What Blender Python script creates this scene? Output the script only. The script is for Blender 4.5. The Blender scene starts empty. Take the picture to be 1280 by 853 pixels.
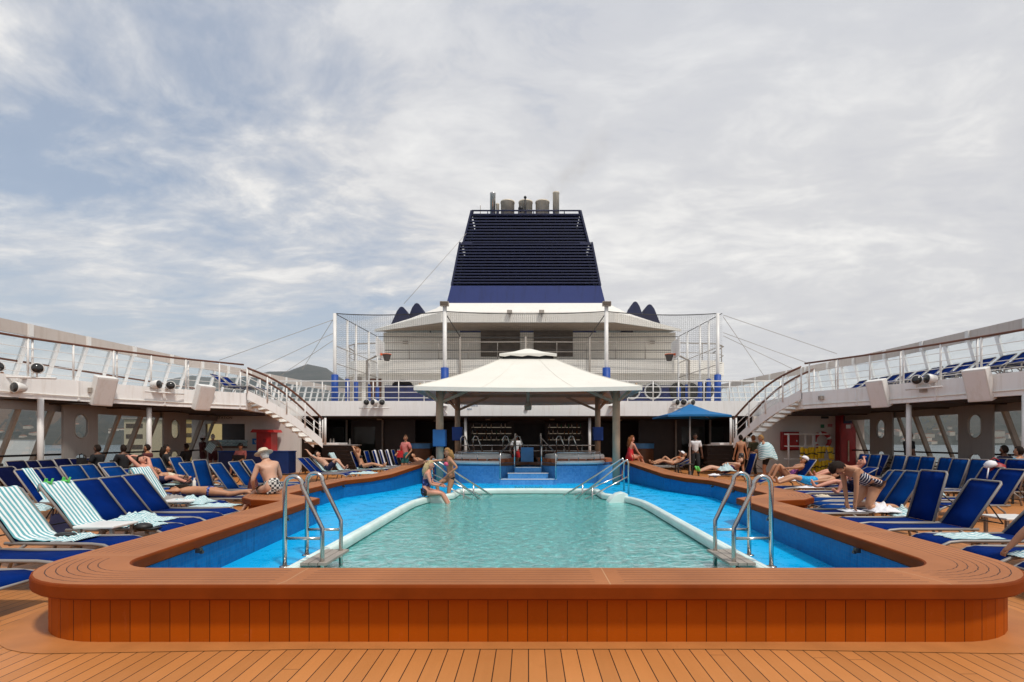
import bpy, bmesh, math, random
from mathutils import Vector, Matrix, noise
random.seed(7)
R = math.radians
V = Vector
scene = bpy.context.scene
COL = scene.collection
FPX, CX, CY, EYE = 640.0, 660.0, 550.0, 1.5
def wx(px, Y): return (px - CX) * Y / FPX          # survey helpers: photo pixel + distance -> metres
def wz(py, Y): return EYE + (CY - py) * Y / FPX

# ------------------------------------------------------------------ materials
def new_mat(name):
    m = bpy.data.materials.new(name); m.use_nodes = True
    nt = m.node_tree; b = nt.nodes['Principled BSDF']
    return m, nt, b
def N(nt, t, **kw):
    n = nt.nodes.new(t)
    for k, v in kw.items():
        if k in n.inputs: n.inputs[k].default_value = v
        else: setattr(n, k, v)
    return n
def L(nt, a, ao, b, bi): nt.links.new(a.outputs[ao], b.inputs[bi])
def math_(nt, op, a, b=None, c=None):
    n = nt.nodes.new('ShaderNodeMath'); n.operation = op
    for i, v in enumerate((a, b, c)):
        if v is None: continue
        if isinstance(v, (int, float)): n.inputs[i].default_value = v
        else: nt.links.new(v, n.inputs[i])
    return n.outputs[0]
def mixc(nt, fac, a, b, blend='MIX'):
    n = nt.nodes.new('ShaderNodeMix'); n.data_type = 'RGBA'; n.blend_type = blend
    for i, v in ((0, fac), (6, a), (7, b)):
        if isinstance(v, (int, float)): n.inputs[i].default_value = v
        elif isinstance(v, (tuple, list)): n.inputs[i].default_value = (*v[:3], 1)
        else: nt.links.new(v, n.inputs[i])
    return n.outputs[2]
def noise_out(nt, vec, scale, detail=4, rough=.55):
    n = N(nt, 'ShaderNodeTexNoise', Scale=scale, Detail=detail, Roughness=rough)
    if vec is not None: nt.links.new(vec, n.inputs['Vector'])
    return n.outputs['Fac']
def ramp(nt, fac, stops):
    n = nt.nodes.new('ShaderNodeValToRGB'); nt.links.new(fac, n.inputs[0])
    el = n.color_ramp.elements
    while len(el) < len(stops): el.new(.5)
    for e, (p, c) in zip(el, stops):
        e.position = p; e.color = (*c, 1) if not isinstance(c, (int, float)) else (c, c, c, 1)
    return n.outputs[0]
def pos(nt): return N(nt, 'ShaderNodeNewGeometry').outputs['Position']
def objco(nt): return N(nt, 'ShaderNodeTexCoord').outputs['Object']
def uvco(nt): return N(nt, 'ShaderNodeTexCoord').outputs['UV']
def sep(nt, v):
    n = nt.nodes.new('ShaderNodeSeparateXYZ'); nt.links.new(v, n.inputs[0]); return n.outputs
def scalev(nt, v, s):
    n = nt.nodes.new('ShaderNodeMapping'); n.inputs['Scale'].default_value = s; nt.links.new(v, n.inputs[0]); return n.outputs[0]
def bump(nt, b, h, s=.3, d=.01):
    n = N(nt, 'ShaderNodeBump', Strength=s, Distance=d); nt.links.new(h, n.inputs['Height']); nt.links.new(n.outputs[0], b.inputs['Normal'])

MATS = {}
def mat(name, col, rough=.55, metal=0, var=.14, scale=3.0, bmp=0, coat=0):
    if name in MATS: return MATS[name]
    m, nt, b = new_mat(name); MATS[name] = m
    o = objco(nt)
    f = noise_out(nt, o, scale, 5)
    lo = tuple(c * (1 - var) for c in col); hi = tuple(min(1, c * (1 + var)) for c in col)
    nt.links.new(ramp(nt, f, [(.3, lo), (.7, hi)]), b.inputs['Base Color'])
    b.inputs['Roughness'].default_value = rough; b.inputs['Metallic'].default_value = metal
    if coat: b.inputs['Coat Weight'].default_value = coat
    if bmp: bump(nt, b, noise_out(nt, o, scale * 8, 3), bmp)
    return m
def dirty(name, col, dirt, amount=.5, rough=.5, streak=(7, 7, .8), scale=1.0):
    """paint with faint rust and dirt runs of its own"""
    m, nt, b = new_mat(name); MATS[name] = m
    p = pos(nt)
    s = noise_out(nt, scalev(nt, p, streak), scale, 6, .65)
    f = ramp(nt, s, [(.5, 0.0), (.78, amount)])
    g = noise_out(nt, p, .8, 5)
    base = mixc(nt, g, tuple(c * .9 for c in col), tuple(min(1, c * 1.06) for c in col))
    nt.links.new(mixc(nt, f, base, dirt), b.inputs['Base Color'])
    b.inputs['Roughness'].default_value = rough
    return m

def planks(name, col, dark, pitch, axis, gap=.05, rough=.5, source='pos', var=.16, butt=0):
    """boards: a dark seam every PITCH metres across AXIS of the position, or of the UV (in metres)"""
    m, nt, b = new_mat(name); MATS[name] = m
    c = pos(nt) if source == 'pos' else uvco(nt)
    s = sep(nt, c)
    t = math_(nt, 'DIVIDE', s[axis], pitch)
    fr = math_(nt, 'FRACT', t); cell = math_(nt, 'FLOOR', t)
    seam = math_(nt, 'LESS_THAN', fr, gap)
    wn = N(nt, 'ShaderNodeTexWhiteNoise', noise_dimensions='1D'); nt.links.new(cell, wn.inputs['W'])
    sc = (1.2, 1.2, 1.2)
    n1 = noise_out(nt, c, .9, 6, .6)
    st = [18, 18, 18]; 
    st[1 - axis if axis < 2 else 0] = .9
    n2 = noise_out(nt, scalev(nt, c, tuple(st)), 1.5, 4)
    f = math_(nt, 'ADD', math_(nt, 'MULTIPLY', wn.outputs['Value'], .34), math_(nt, 'ADD', math_(nt, 'MULTIPLY', n1, .45), math_(nt, 'MULTIPLY', n2, .22)))
    base = ramp(nt, f, [(.2, tuple(x * (1 - var) for x in col)), (.8, tuple(min(1, x * (1 + var)) for x in col))])
    stain = ramp(nt, noise_out(nt, c, 2.3, 7, .7), [(.62, 0.0), (.8, .35)])
    base = mixc(nt, stain, base, tuple(x * .55 for x in col))
    if butt:
        off = math_(nt, 'MULTIPLY', wn.outputs['Value'], 7.0)
        jt = math_(nt, 'LESS_THAN', math_(nt, 'FRACT', math_(nt, 'DIVIDE', math_(nt, 'ADD', s[1 - axis], off), butt)), .004 / butt)
        seam = math_(nt, 'MAXIMUM', seam, jt)
    scuff = ramp(nt, noise_out(nt, scalev(nt, c, (1, .35, 1)), 9.0, 5, .75), [(.60, 0.0), (.74, .30)])
    base = mixc(nt, scuff, base, tuple(min(1, x * 1.25 + .05) for x in col))
    nt.links.new(mixc(nt, seam, base, dark), b.inputs['Base Color'])
    nt.links.new(ramp(nt, n1, [(.3, rough - .1), (.7, rough + .12)]), b.inputs['Roughness'])
    h = math_(nt, 'SUBTRACT', math_(nt, 'MULTIPLY', n2, .15), seam)
    bump(nt, b, h, .5, .004)
    return m

planks('deck_teak', (.50, .195, .055), (.035, .015, .007), .115, 0, .06, .5, butt=3.1)
def bench_mat():
    m, nt, b = new_mat('bench_top'); MATS['bench_top'] = m
    u = uvco(nt); s = sep(nt, u)
    v = s[1]                                     # metres from the outer edge; z of the UV is not used
    t = math_(nt, 'DIVIDE', math_(nt, 'SUBTRACT', v, .085), .066)
    fr = math_(nt, 'FRACT', t)
    inside = math_(nt, 'MULTIPLY', math_(nt, 'GREATER_THAN', t, -.02), math_(nt, 'LESS_THAN', t, 5.2))
    seg = math_(nt, 'FRACT', math_(nt, 'DIVIDE', math_(nt, 'ADD', s[0], .6), 2.4))
    inseg = math_(nt, 'MULTIPLY', math_(nt, 'GREATER_THAN', seg, .045), math_(nt, 'LESS_THAN', seg, .955))
    seam = math_(nt, 'MULTIPLY', math_(nt, 'MULTIPLY', math_(nt, 'LESS_THAN', fr, .11), inside), inseg)
    joint = math_(nt, 'MULTIPLY', math_(nt, 'LESS_THAN', math_(nt, 'FRACT', math_(nt, 'DIVIDE', math_(nt, 'ADD', s[0], .6), 2.4)), .0025), 1.0)
    n1 = noise_out(nt, pos(nt), 1.4, 6, .6); n2 = noise_out(nt, pos(nt), 60, 3)
    f = math_(nt, 'ADD', math_(nt, 'MULTIPLY', n1, .8), math_(nt, 'MULTIPLY', n2, .2))
    base = ramp(nt, f, [(.3, (.30, .105, .034)), (.7, (.42, .155, .054))])
    stain = ramp(nt, noise_out(nt, pos(nt), 3.1, 7, .7), [(.62, 0.0), (.8, .4)])
    base = mixc(nt, stain, base, (.2, .08, .035))
    base = mixc(nt, math_(nt, 'MULTIPLY', joint, .7), base, (.55, .36, .2))
    nt.links.new(mixc(nt, seam, base, (.05, .018, .009)), b.inputs['Base Color'])
    b.inputs['Roughness'].default_value = .6; b.inputs['Specular IOR Level'].default_value = .3
    bump(nt, b, math_(nt, 'SUBTRACT', math_(nt, 'MULTIPLY', n2, .2), seam), .4, .003)
bench_mat()
mat('bench_lip', (.19, .034, .002), .65, var=.14).node_tree.nodes['Principled BSDF'].inputs['Specular IOR Level'].default_value = .12
planks('bench_front', (.37, .072, .001), (.03, .006, .002), .147, 0, .035, .6, source='uv', var=.16)
MATS['bench_front'].node_tree.nodes['Principled BSDF'].inputs['Specular IOR Level'].default_value = .12
def tile_mat(name, col, col2, dark, size=.05, streak=True):
    m, nt, b = new_mat(name); MATS[name] = m
    p = pos(nt)
    br = N(nt, 'ShaderNodeTexBrick', Scale=1.0, offset=0.0); 
    s = sep(nt, uvco(nt))
    fx = math_(nt, 'FRACT', math_(nt, 'DIVIDE', s[0], size)); fy = math_(nt, 'FRACT', math_(nt, 'DIVIDE', s[1], size))
    nt.nodes.remove(br)
    g = math_(nt, 'MAXIMUM', math_(nt, 'LESS_THAN', fx, .1), math_(nt, 'LESS_THAN', fy, .1))
    cx = math_(nt, 'FLOOR', math_(nt, 'DIVIDE', s[0], size)); cy = math_(nt, 'FLOOR', math_(nt, 'DIVIDE', s[1], size))
    cb = nt.nodes.new('ShaderNodeCombineXYZ'); nt.links.new(cx, cb.inputs[0]); nt.links.new(cy, cb.inputs[1])
    wn = N(nt, 'ShaderNodeTexWhiteNoise', noise_dimensions='2D'); nt.links.new(cb.outputs[0], wn.inputs['Vector'])
    f = math_(nt, 'ADD', math_(nt, 'MULTIPLY', wn.outputs['Value'], .4), math_(nt, 'MULTIPLY', noise_out(nt, p, 1.6, 5), .6))
    base = ramp(nt, f, [(.2, col), (.8, col2)])
    base = mixc(nt, math_(nt, 'MULTIPLY', g, .35), base, tuple(x * .5 + .12 for x in col))
    if streak:
        st = noise_out(nt, scalev(nt, p, (9, 9, 1.6)), 1.2, 7, .72)
        base = mixc(nt, ramp(nt, st, [(.55, 0.0), (.72, .8)]), base, dark)
    nt.links.new(base, b.inputs['Base Color']); b.inputs['Roughness'].default_value = .35; b.inputs['Specular IOR Level'].default_value = .2
    return m
tile_mat('blue_tile', (.0, .105, .30), (.002, .16, .40), (.002, .035, .10))
tile_mat('spa_tile', (.06, .25, .56), (.12, .37, .68), (.03, .14, .34))
def wet_mat():
    m, nt, b = new_mat('wet_blue'); MATS['wet_blue'] = m
    p = pos(nt)
    n1 = noise_out(nt, p, .7, 5); n2 = noise_out(nt, p, 3.2, 7, .7)
    base = ramp(nt, n1, [(.3, (.0, .37, .76)), (.7, (.004, .46, .86))])
    pud = ramp(nt, n2, [(.62, 0.0), (.70, .5)])
    base = mixc(nt, pud, base, (.0, .17, .48))
    nt.links.new(base, b.inputs['Base Color']); b.inputs['Specular IOR Level'].default_value = .2
    nt.links.new(ramp(nt, n2, [(.4, .45), (.66, .12)]), b.inputs['Roughness'])
    bump(nt, b, noise_out(nt, p, 40, 3), .08, .01)
wet_mat()
def water_mat(name, deep, tint, diff, ripple, dist, seal=1.0):
    m, nt, b = new_mat(name); MATS[name] = m
    out = nt.nodes['Material Output']; nt.nodes.remove(b)
    p = pos(nt)
    a = noise_out(nt, scalev(nt, p, (1, .8, 1)), ripple, 4, .6); c = noise_out(nt, scalev(nt, p, (1, 1, 1)), ripple * .28, 3, .5)
    h = math_(nt, 'ADD', math_(nt, 'MULTIPLY', a, .6), c)
    bp = N(nt, 'ShaderNodeBump', Strength=1.0, Distance=dist); nt.links.new(h, bp.inputs['Height'])
    tr = N(nt, 'ShaderNodeBsdfTransparent', Color=(*tint, 1))
    df = N(nt, 'ShaderNodeBsdfDiffuse')
    nt.links.new(ramp(nt, a, [(.34, tuple(x * .62 for x in deep)), (.5, deep), (.66, tuple(min(.9, x * 1.5) for x in deep))]), df.inputs['Color'])  # ripple glints and dark troughs painted into the diffuse colour
    nt.links.new(bp.outputs[0], df.inputs['Normal'])
    gl = N(nt, 'ShaderNodeBsdfGlossy', Roughness=.04, Color=(1, 1, 1, 1)); nt.links.new(bp.outputs[0], gl.inputs['Normal'])
    fr = N(nt, 'ShaderNodeFresnel', IOR=1.33); nt.links.new(bp.outputs[0], fr.inputs['Normal'])
    m1 = N(nt, 'ShaderNodeMixShader', Fac=diff); L(nt, tr, 0, m1, 1); L(nt, df, 0, m1, 2)
    m2 = nt.nodes.new('ShaderNodeMixShader'); nt.links.new(math_(nt, 'MULTIPLY', fr.outputs[0], seal), m2.inputs[0]); L(nt, m1, 0, m2, 1); L(nt, gl, 0, m2, 2)
    L(nt, m2, 0, out, 'Surface')
water_mat('pool_water', (.10, .53, .51), (.40, .88, .84), .80, 9.0, .05, .55)
def sea_mat():
    m, nt, b = new_mat('sea'); MATS['sea'] = m
    b.inputs['Base Color'].default_value = (.10, .15, .18, 1); b.inputs['Roughness'].default_value = .25
    bump(nt, b, noise_out(nt, pos(nt), .15, 5), .4, 1.0)
sea_mat()
def glass_mat(name, tint, gloss=1.0):
    m, nt, b = new_mat(name); MATS[name] = m
    out = nt.nodes['Material Output']; nt.nodes.remove(b)
    tr = N(nt, 'ShaderNodeBsdfTransparent', Color=(*tint, 1)); gl = N(nt, 'ShaderNodeBsdfGlossy', Roughness=.03)
    fr = N(nt, 'ShaderNodeFresnel', IOR=1.45)
    mx = nt.nodes.new('ShaderNodeMixShader'); nt.links.new(math_(nt, 'MULTIPLY', fr.outputs[0], gloss), mx.inputs[0]); L(nt, tr, 0, mx, 1); L(nt, gl, 0, mx, 2); L(nt, mx, 0, out, 'Surface')
glass_mat('window_glass', (.78, .79, .77), .15)
glass_mat('screen_glass', (.90, .95, .96), .10)
def net_mat(name='net', pitch=.10, wire=.052, col=(.07, .06, .055)):
    m, nt, b = new_mat(name); MATS[name] = m
    out = nt.nodes['Material Output']; s = sep(nt, uvco(nt))
    fx = math_(nt, 'FRACT', math_(nt, 'DIVIDE', s[0], pitch)); fy = math_(nt, 'FRACT', math_(nt, 'DIVIDE', s[1], pitch))
    g = math_(nt, 'MAXIMUM', math_(nt, 'LESS_THAN', fx, wire), math_(nt, 'LESS_THAN', fy, wire))
    b.inputs['Base Color'].default_value = (*col, 1); b.inputs['Roughness'].default_value = .9
    tr = nt.nodes.new('ShaderNodeBsdfTransparent'); mx = nt.nodes.new('ShaderNodeMixShader')
    nt.links.new(g, mx.inputs[0]); L(nt, tr, 0, mx, 1); L(nt, b, 0, mx, 2); L(nt, mx, 0, out, 'Surface')
net_mat()
def stripe_mat(name, ca, cb, pitch, axis=1, duty=.5):
    m, nt, b = new_mat(name); MATS[name] = m
    s = sep(nt, uvco(nt)); o = objco(nt)
    fr = math_(nt, 'FRACT', math_(nt, 'ADD', math_(nt, 'DIVIDE', s[axis], pitch), math_(nt, 'MULTIPLY', noise_out(nt, uvco(nt), 3, 2), .12)))
    f = math_(nt, 'LESS_THAN', fr, duty)
    n = noise_out(nt, o, 40, 3)
    nt.links.new(mixc(nt, math_(nt, 'MULTIPLY', n, .3), mixc(nt, f, ca, cb), tuple(x * .7 for x in ca)), b.inputs['Base Color'])
    b.inputs['Roughness'].default_value = .95; bump(nt, b, noise_out(nt, o, 120, 2), .4, .004)
stripe_mat('towel_stripe', (.80, .84, .83), (.06, .34, .39), .058)
def check_mat(name, a, c, size, kind='check'):
    m, nt, b = new_mat(name); MATS[name] = m
    o = objco(nt)
    if kind == 'stripe':
        col = mixc(nt, math_(nt, 'LESS_THAN', math_(nt, 'FRACT', math_(nt, 'DIVIDE', math_(nt, 'ADD', sep(nt, o)[1], math_(nt, 'MULTIPLY', sep(nt, o)[2], .5)), size)), .3), c, a)
    elif kind == 'check':
        k = N(nt, 'ShaderNodeTexChecker', Scale=1 / size, Color1=(*a, 1), Color2=(*c, 1)); nt.links.new(o, k.inputs['Vector']); col = k.outputs[0]
    else:
        v = N(nt, 'ShaderNodeTexVoronoi', Scale=1 / size); nt.links.new(o, v.inputs['Vector'])
        col = ramp(nt, v.outputs['Distance'], [(.32, a), (.45, c)])
    nt.links.new(col, b.inputs['Base Color']); b.inputs['Roughness'].default_value = .85
check_mat('pattern_shorts', (.03, .03, .035), (.62, .6, .55), .045)
check_mat('blue_trunks', (.03, .42, .72), (.008, .25, .55), .06, 'v')
check_mat('navy_stripe', (.72, .72, .75), (.012, .016, .055), .05, 'stripe')
check_mat('floral_blue', (.10, .14, .42), (.01, .015, .08), .07, 'v')
check_mat('violet_print', (.45, .12, .35), (.10, .02, .12), .06, 'v')
check_mat('grey_print', (.22, .22, .22), (.02, .02, .025), .07, 'v')

dirty('ship_white', (.88, .865, .845), (.50, .41, .31), .34, .42)
dirty('ship_cream', (.84, .80, .73), (.55, .45, .33), .3, .45)
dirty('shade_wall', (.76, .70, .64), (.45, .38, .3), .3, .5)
dirty('hull_grey', (.31, .28, .255), (.15, .12, .10), .3, .5)
dirty('screen_beam', (.56, .49, .44), (.3, .2, .13), .4, .5)
mat('white_paint', (.76, .74, .71), .35, var=.05)
dirty('canvas', (.76, .735, .665), (.62, .56, .45), .22, .75, (2, 2, .9), 1.3)
mat('handrail_wood', (.135, .048, .022), .4, var=.25)
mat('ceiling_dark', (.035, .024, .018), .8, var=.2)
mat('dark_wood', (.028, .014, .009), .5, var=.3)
mat('wood_mid', (.12, .05, .022), .5, var=.3)
mat('black', (.012, .011, .011), .5)
mat('dark_rattan', (.02, .014, .012), .7)
mat('steel', (.52, .50, .47), .22, 1.0, var=.12)
mat('frame_grey', (.27, .245, .225), .45, .2, var=.12)
mat('pole_grey', (.42, .29, .19), .8)
for nm, c in (('sling_blue', (.0, .016, .125)), ('sling_faded', (.0, .033, .16)), ('sling_shaded', (.002, .004, .03))):  # last one: the blue sling with balcony shade painted into its colour
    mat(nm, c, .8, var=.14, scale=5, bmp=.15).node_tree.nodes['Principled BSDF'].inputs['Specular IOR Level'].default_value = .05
mat('navy', (.006, .010, .048), .55, var=.25)
dirty('navy_plate', (.026, .042, .17), (.012, .016, .05), .55, .45, (3, 3, .5), 1.0)
mat('navy_deep', (.008, .012, .05), .6, var=.2)
mat('funnel_dark', (.006, .007, .018), .8)
mat('bright_blue', (.004, .055, .30), .55, var=.14)
mat('umbrella_blue', (.0, .125, .33), .75, var=.1)
mat('sign_blue', (.01, .22, .62), .5)
mat('light_blue', (.06, .22, .48), .5)
mat('mint', (.74, .87, .83), .35, var=.1, scale=2)
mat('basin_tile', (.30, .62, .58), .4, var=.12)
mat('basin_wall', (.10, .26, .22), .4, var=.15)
mat('red', (.42, .014, .012), .4, var=.15)
mat('deep_red', (.27, .010, .012), .5)
mat('yellow', (.90, .58, .01), .55, var=.15)
mat('orange', (.72, .13, .03), .5)
mat('green', (.01, .18, .07), .5)
mat('lime', (.12, .6, .12), .5)
mat('text_dark', (.08, .07, .065), .6)
mat('text_blue', (.12, .22, .36), .6)
mat('soot_steel', (.66, .57, .45), .45, .05, var=.3, scale=1.5)
mat('warm_grey', (.33, .29, .25), .6)
mat('louvre_brown', (.10, .075, .055), .6, var=.25)
mat('white_plastic', (.78, .77, .74), .35, var=.04)
mat('white_cloth', (.78, .77, .80), .9, var=.06)
mat('spa_white', (.72, .70, .66), .3, var=.06)
mat('terracotta', (.42, .14, .06), .6)
mat('lamp_dark', (.03, .03, .03), .15)
mat('rubber', (.02, .02, .022), .7)
for nm, c in dict(skin_fair=(.56, .31, .205), skin_tan=(.43, .20, .105), skin_pink=(.60, .27, .18), skin_brown=(.14, .062, .035), skin_warm=(.50, .25, .14)).items():
    m = mat(nm, c, .5, var=.12, scale=9)
    m.node_tree.nodes['Principled BSDF'].inputs['Subsurface Weight'].default_value = .0
for nm, c in dict(hair_dark=(.018, .011, .008), hair_brown=(.10, .045, .02), hair_blond=(.48, .36, .19), hair_gold=(.30, .165, .06), hair_grey=(.5, .48, .46), hair_auburn=(.17, .06, .02)).items():
    mat(nm, c, .7, var=.3, scale=30).node_tree.nodes['Principled BSDF'].inputs['Specular IOR Level'].default_value = .12
for nm, c in dict(cloth_black=(.012, .012, .014), cloth_navy=(.012, .014, .05), cloth_red=(.62, .03, .035), cloth_pink=(.62, .20, .18), cloth_white=(.74, .74, .76), cloth_grey=(.30, .28, .26), cloth_maroon=(.09, .018, .02), cloth_teal=(.02, .12, .12), cloth_hotpink=(.75, .12, .22), cloth_purple=(.05, .015, .10), cloth_olive=(.045, .045, .02), cloth_blue=(.02, .22, .42), cloth_orange=(.5, .12, .03), cloth_tan=(.62, .52, .38), cloth_cyan=(.10, .35, .50)).items():
    mat(nm, c, .9, var=.15, scale=14, bmp=.2)
mat('eye', (.02, .015, .012), .2)
mat('lip', (.42, .12, .10), .5)

# ------------------------------------------------------------------ mesh builder
class MB:
    def __init__(s): s.bm = bmesh.new(); s.uv = s.bm.loops.layers.uv.new('UVMap')
    def face(s, pts, uvs=None, mi=0):
        vs = [s.bm.verts.new(V(p)) for p in pts]
        f = s.bm.faces.new(vs); f.material_index = mi
        if uvs:
            for l, u in zip(f.loops, uvs): l[s.uv].uv = u
        return f
    def box(s, c, d, rot=None, mi=0):
        m = Matrix.Translation(V(c)) @ (rot.to_matrix().to_4x4() if hasattr(rot, 'to_matrix') else (rot.to_4x4() if rot else Matrix())) @ Matrix.Diagonal((d[0], d[1], d[2], 1))
        r = bmesh.ops.create_cube(s.bm, size=1, matrix=m)
        for v in r['verts']:
            for f in v.link_faces: f.material_index = mi
        return s
    def bx(s, a, b, mi=0):
        return s.box([(a[i] + b[i]) / 2 for i in range(3)], [abs(b[i] - a[i]) for i in range(3)], None, mi)
    def beam(s, p, q, w, h, up=(0, 0, 1)):
        p, q = V(p), V(q); d = q - p; ln = d.length; d.normalize()
        sd = d.cross(V(up)); 
        if sd.length < 1e-4: sd = d.cross(V((0, 1, 0)))
        sd.normalize(); u = sd.cross(d)
        rot = Matrix((d, sd, u)).transposed()
        return s.box((p + q) / 2, (ln, w, h), rot)
    def tube(s, pts, r, seg=8, cap=True, rr=None):
        pts = [V(p) for p in pts]; n = len(pts); rings = []
        t0 = (pts[1] - pts[0]).normalized()
        a = t0.orthogonal().normalized()
        for i in range(n):
            t = (pts[min(i + 1, n - 1)] - pts[max(i - 1, 0)])
            if t.length < 1e-9: t = t0.copy()
            t.normalize()
            a = (a - t * a.dot(t))
            if a.length < 1e-5: a = t.orthogonal()
            a.normalize(); b = t.cross(a)
            ri = rr[i] if rr else r
            rings.append([s.bm.verts.new(pts[i] + (a * math.cos(k * 2 * math.pi / seg) + b * math.sin(k * 2 * math.pi / seg)) * ri) for k in range(seg)])
        for i in range(n - 1):
            for k in range(seg):
                f = s.bm.faces.new((rings[i][k], rings[i][(k + 1) % seg], rings[i + 1][(k + 1) % seg], rings[i + 1][k])); f.smooth = True
        if cap:
            s.bm.faces.new(list(reversed(rings[0]))); s.bm.faces.new(rings[-1])
        return s
    def lathe(s, prof, seg=20, c=(0, 0, 0), mi=0, smooth=True):
        rings = []
        for r, z in prof:
            rings.append([s.bm.verts.new((c[0] + r * math.cos(k * 2 * math.pi / seg), c[1] + r * math.sin(k * 2 * math.pi / seg), c[2] + z)) for k in range(seg)])
        for i in range(len(rings) - 1):
            for k in range(seg):
                f = s.bm.faces.new((rings[i][k], rings[i][(k + 1) % seg], rings[i + 1][(k + 1) % seg], rings[i + 1][k])); f.smooth = smooth; f.material_index = mi
        if prof[0][0] > 1e-4: s.bm.faces.new(list(reversed(rings[0])))
        if prof[-1][0] > 1e-4: s.bm.faces.new(rings[-1])
        return s
    def ball(s, c, r, u=12, v=8, rot=None, mi=0):
        if isinstance(r, (int, float)): r = (r, r, r)
        m = Matrix.Translation(V(c)) @ (rot.to_4x4() if rot else Matrix()) @ Matrix.Diagonal((r[0], r[1], r[2], 1))
        q = bmesh.ops.create_uvsphere(s.bm, u_segments=u, v_segments=v, radius=1, matrix=m)
        for x in q['verts']:
            for f in x.link_faces: f.smooth = True; f.material_index = mi
        return q['verts']
    def prism(s, pts, z0, z1):
        """pts: plan outline (x, y)"""
        a = [s.bm.verts.new((x, y, z0)) for x, y in pts]; b = [s.bm.verts.new((x, y, z1)) for x, y in pts]
        n = len(pts)
        for i in range(n): s.bm.faces.new((a[i], a[(i + 1) % n], b[(i + 1) % n], b[i]))
        s.bm.faces.new(list(reversed(a))); s.bm.faces.new(b)
        return s
    def prism_y(s, pts, y0, y1):
        """pts: outline in (x, z), extruded along y"""
        a = [s.bm.verts.new((x, y0, z)) for x, z in pts]; b = [s.bm.verts.new((x, y1, z)) for x, z in pts]
        n = len(pts)
        for i in range(n): s.bm.faces.new((a[i], a[(i + 1) % n], b[(i + 1) % n], b[i]))
        s.bm.faces.new(list(reversed(a))); s.bm.faces.new(b)
        return s
    def fill(s, loops, z=0, flip=False):
        """flat sheet with holes; loops of (x, y)"""
        es = []
        for lp in loops:
            vs = [s.bm.verts.new((x, y, z)) for x, y in lp]
            es += [s.bm.edges.new((vs[i], vs[(i + 1) % len(vs)])) for i in range(len(vs))]
        bmesh.ops.triangle_fill(s.bm, use_beauty=True, use_dissolve=False, edges=es, normal=(0, 0, 1))
        return s
    def strip(s, rows, uvrows=None, smooth=True, closed=False):
        """rows of equally many points -> a lofted sheet"""
        vr = [[s.bm.verts.new(V(p)) for p in r] for r in rows]
        n = len(rows); m = len(rows[0])
        for i in range(n - 1):
            for j in range(m if closed else m - 1):
                k = (j + 1) % m
                f = s.bm.faces.new((vr[i][j], vr[i + 1][j], vr[i + 1][k], vr[i][k])); f.smooth = smooth
                if uvrows:
                    for l, (a, b) in zip(f.loops, ((i, j), (i + 1, j), (i + 1, k), (i, k))): l[s.uv].uv = uvrows[a][b]
        return s
    def build(s, name, m, parent=None, bevel=0, loc=None, smooth=False):
        bmesh.ops.recalc_face_normals(s.bm, faces=s.bm.faces)
        me = bpy.data.meshes.new(name); s.bm.to_mesh(me); s.bm.free()
        for x in (m if isinstance(m, (list, tuple)) else [m]): me.materials.append(MATS[x] if isinstance(x, str) else x)
        o = bpy.data.objects.new(name, me); COL.objects.link(o)
        if smooth:
            for p in me.polygons: p.use_smooth = True
        if parent is not None: o.parent = parent
        if loc is not None: o.location = loc
        if bevel:
            b = o.modifiers.new('Bevel', 'BEVEL'); b.width = bevel; b.segments = 2; b.limit_method = 'ANGLE'; b.angle_limit = R(40)
        return o
def tag(o, label=None, cat=None, group=None, kind=None):
    if label: o['label'] = label
    if cat: o['category'] = cat
    if group: o['group'] = group
    if kind: o['kind'] = kind
    return o
def thing(name, label, cat, loc=(0, 0, 0), rz=0, group=None):
    o = bpy.data.objects.new(name, None); COL.objects.link(o); o.empty_display_size = .1
    o.location = loc; o.rotation_euler = (0, 0, rz)
    return tag(o, label, cat, group)
KIDS = {}
def dup(root, loc, rz=0, label=None, group=None):
    kids = {}
    for o in scene.objects:
        if o.parent: kids.setdefault(o.parent, []).append(o)
    def cp(o, par):
        c = o.copy(); COL.objects.link(c)
        if par is not None: c.parent = par
        for k in kids.get(o, []): cp(k, c)
        return c
    c = cp(root, None); c.location = loc; c.rotation_euler = (0, 0, rz)
    if label: c['label'] = label
    if group: c['group'] = group
    return c
def kid(o, name):
    return [c for c in scene.objects if c.parent == o and c.name.split('.')[0] == name]
def resample(pts, step):
    pts = [V(p) for p in pts]; out = [pts[0]]; acc = 0
    for a, b in zip(pts, pts[1:]):
        d = (b - a).length; t = step - acc
        while t <= d + 1e-9:
            out.append(a.lerp(b, t / d)); t += step
        acc = (acc + d) % step
    return out
def arc(cx, cy, r, a0, a1, n):
    return [(cx + r * math.cos(R(a0 + (a1 - a0) * i / n)), cy + r * math.sin(R(a0 + (a1 - a0) * i / n))) for i in range(n + 1)]
def text(name, body, size, loc, rot, m, parent=None, ext=.002):
    cu = bpy.data.curves.new(name, 'FONT'); cu.body = body; cu.size = size; cu.align_x = 'CENTER'; cu.align_y = 'CENTER'; cu.extrude = ext
    f = bpy.data.objects.new('t', cu); COL.objects.link(f); bpy.context.view_layer.update()
    me = bpy.data.meshes.new_from_object(f.evaluated_get(bpy.context.evaluated_depsgraph_get())); bpy.data.objects.remove(f); me.name = name
    me.materials.clear(); me.materials.append(MATS[m]); o = bpy.data.objects.new(name, me); COL.objects.link(o); o.location = loc; o.rotation_euler = rot
    if parent is not None: o.parent = parent
    return o
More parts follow.
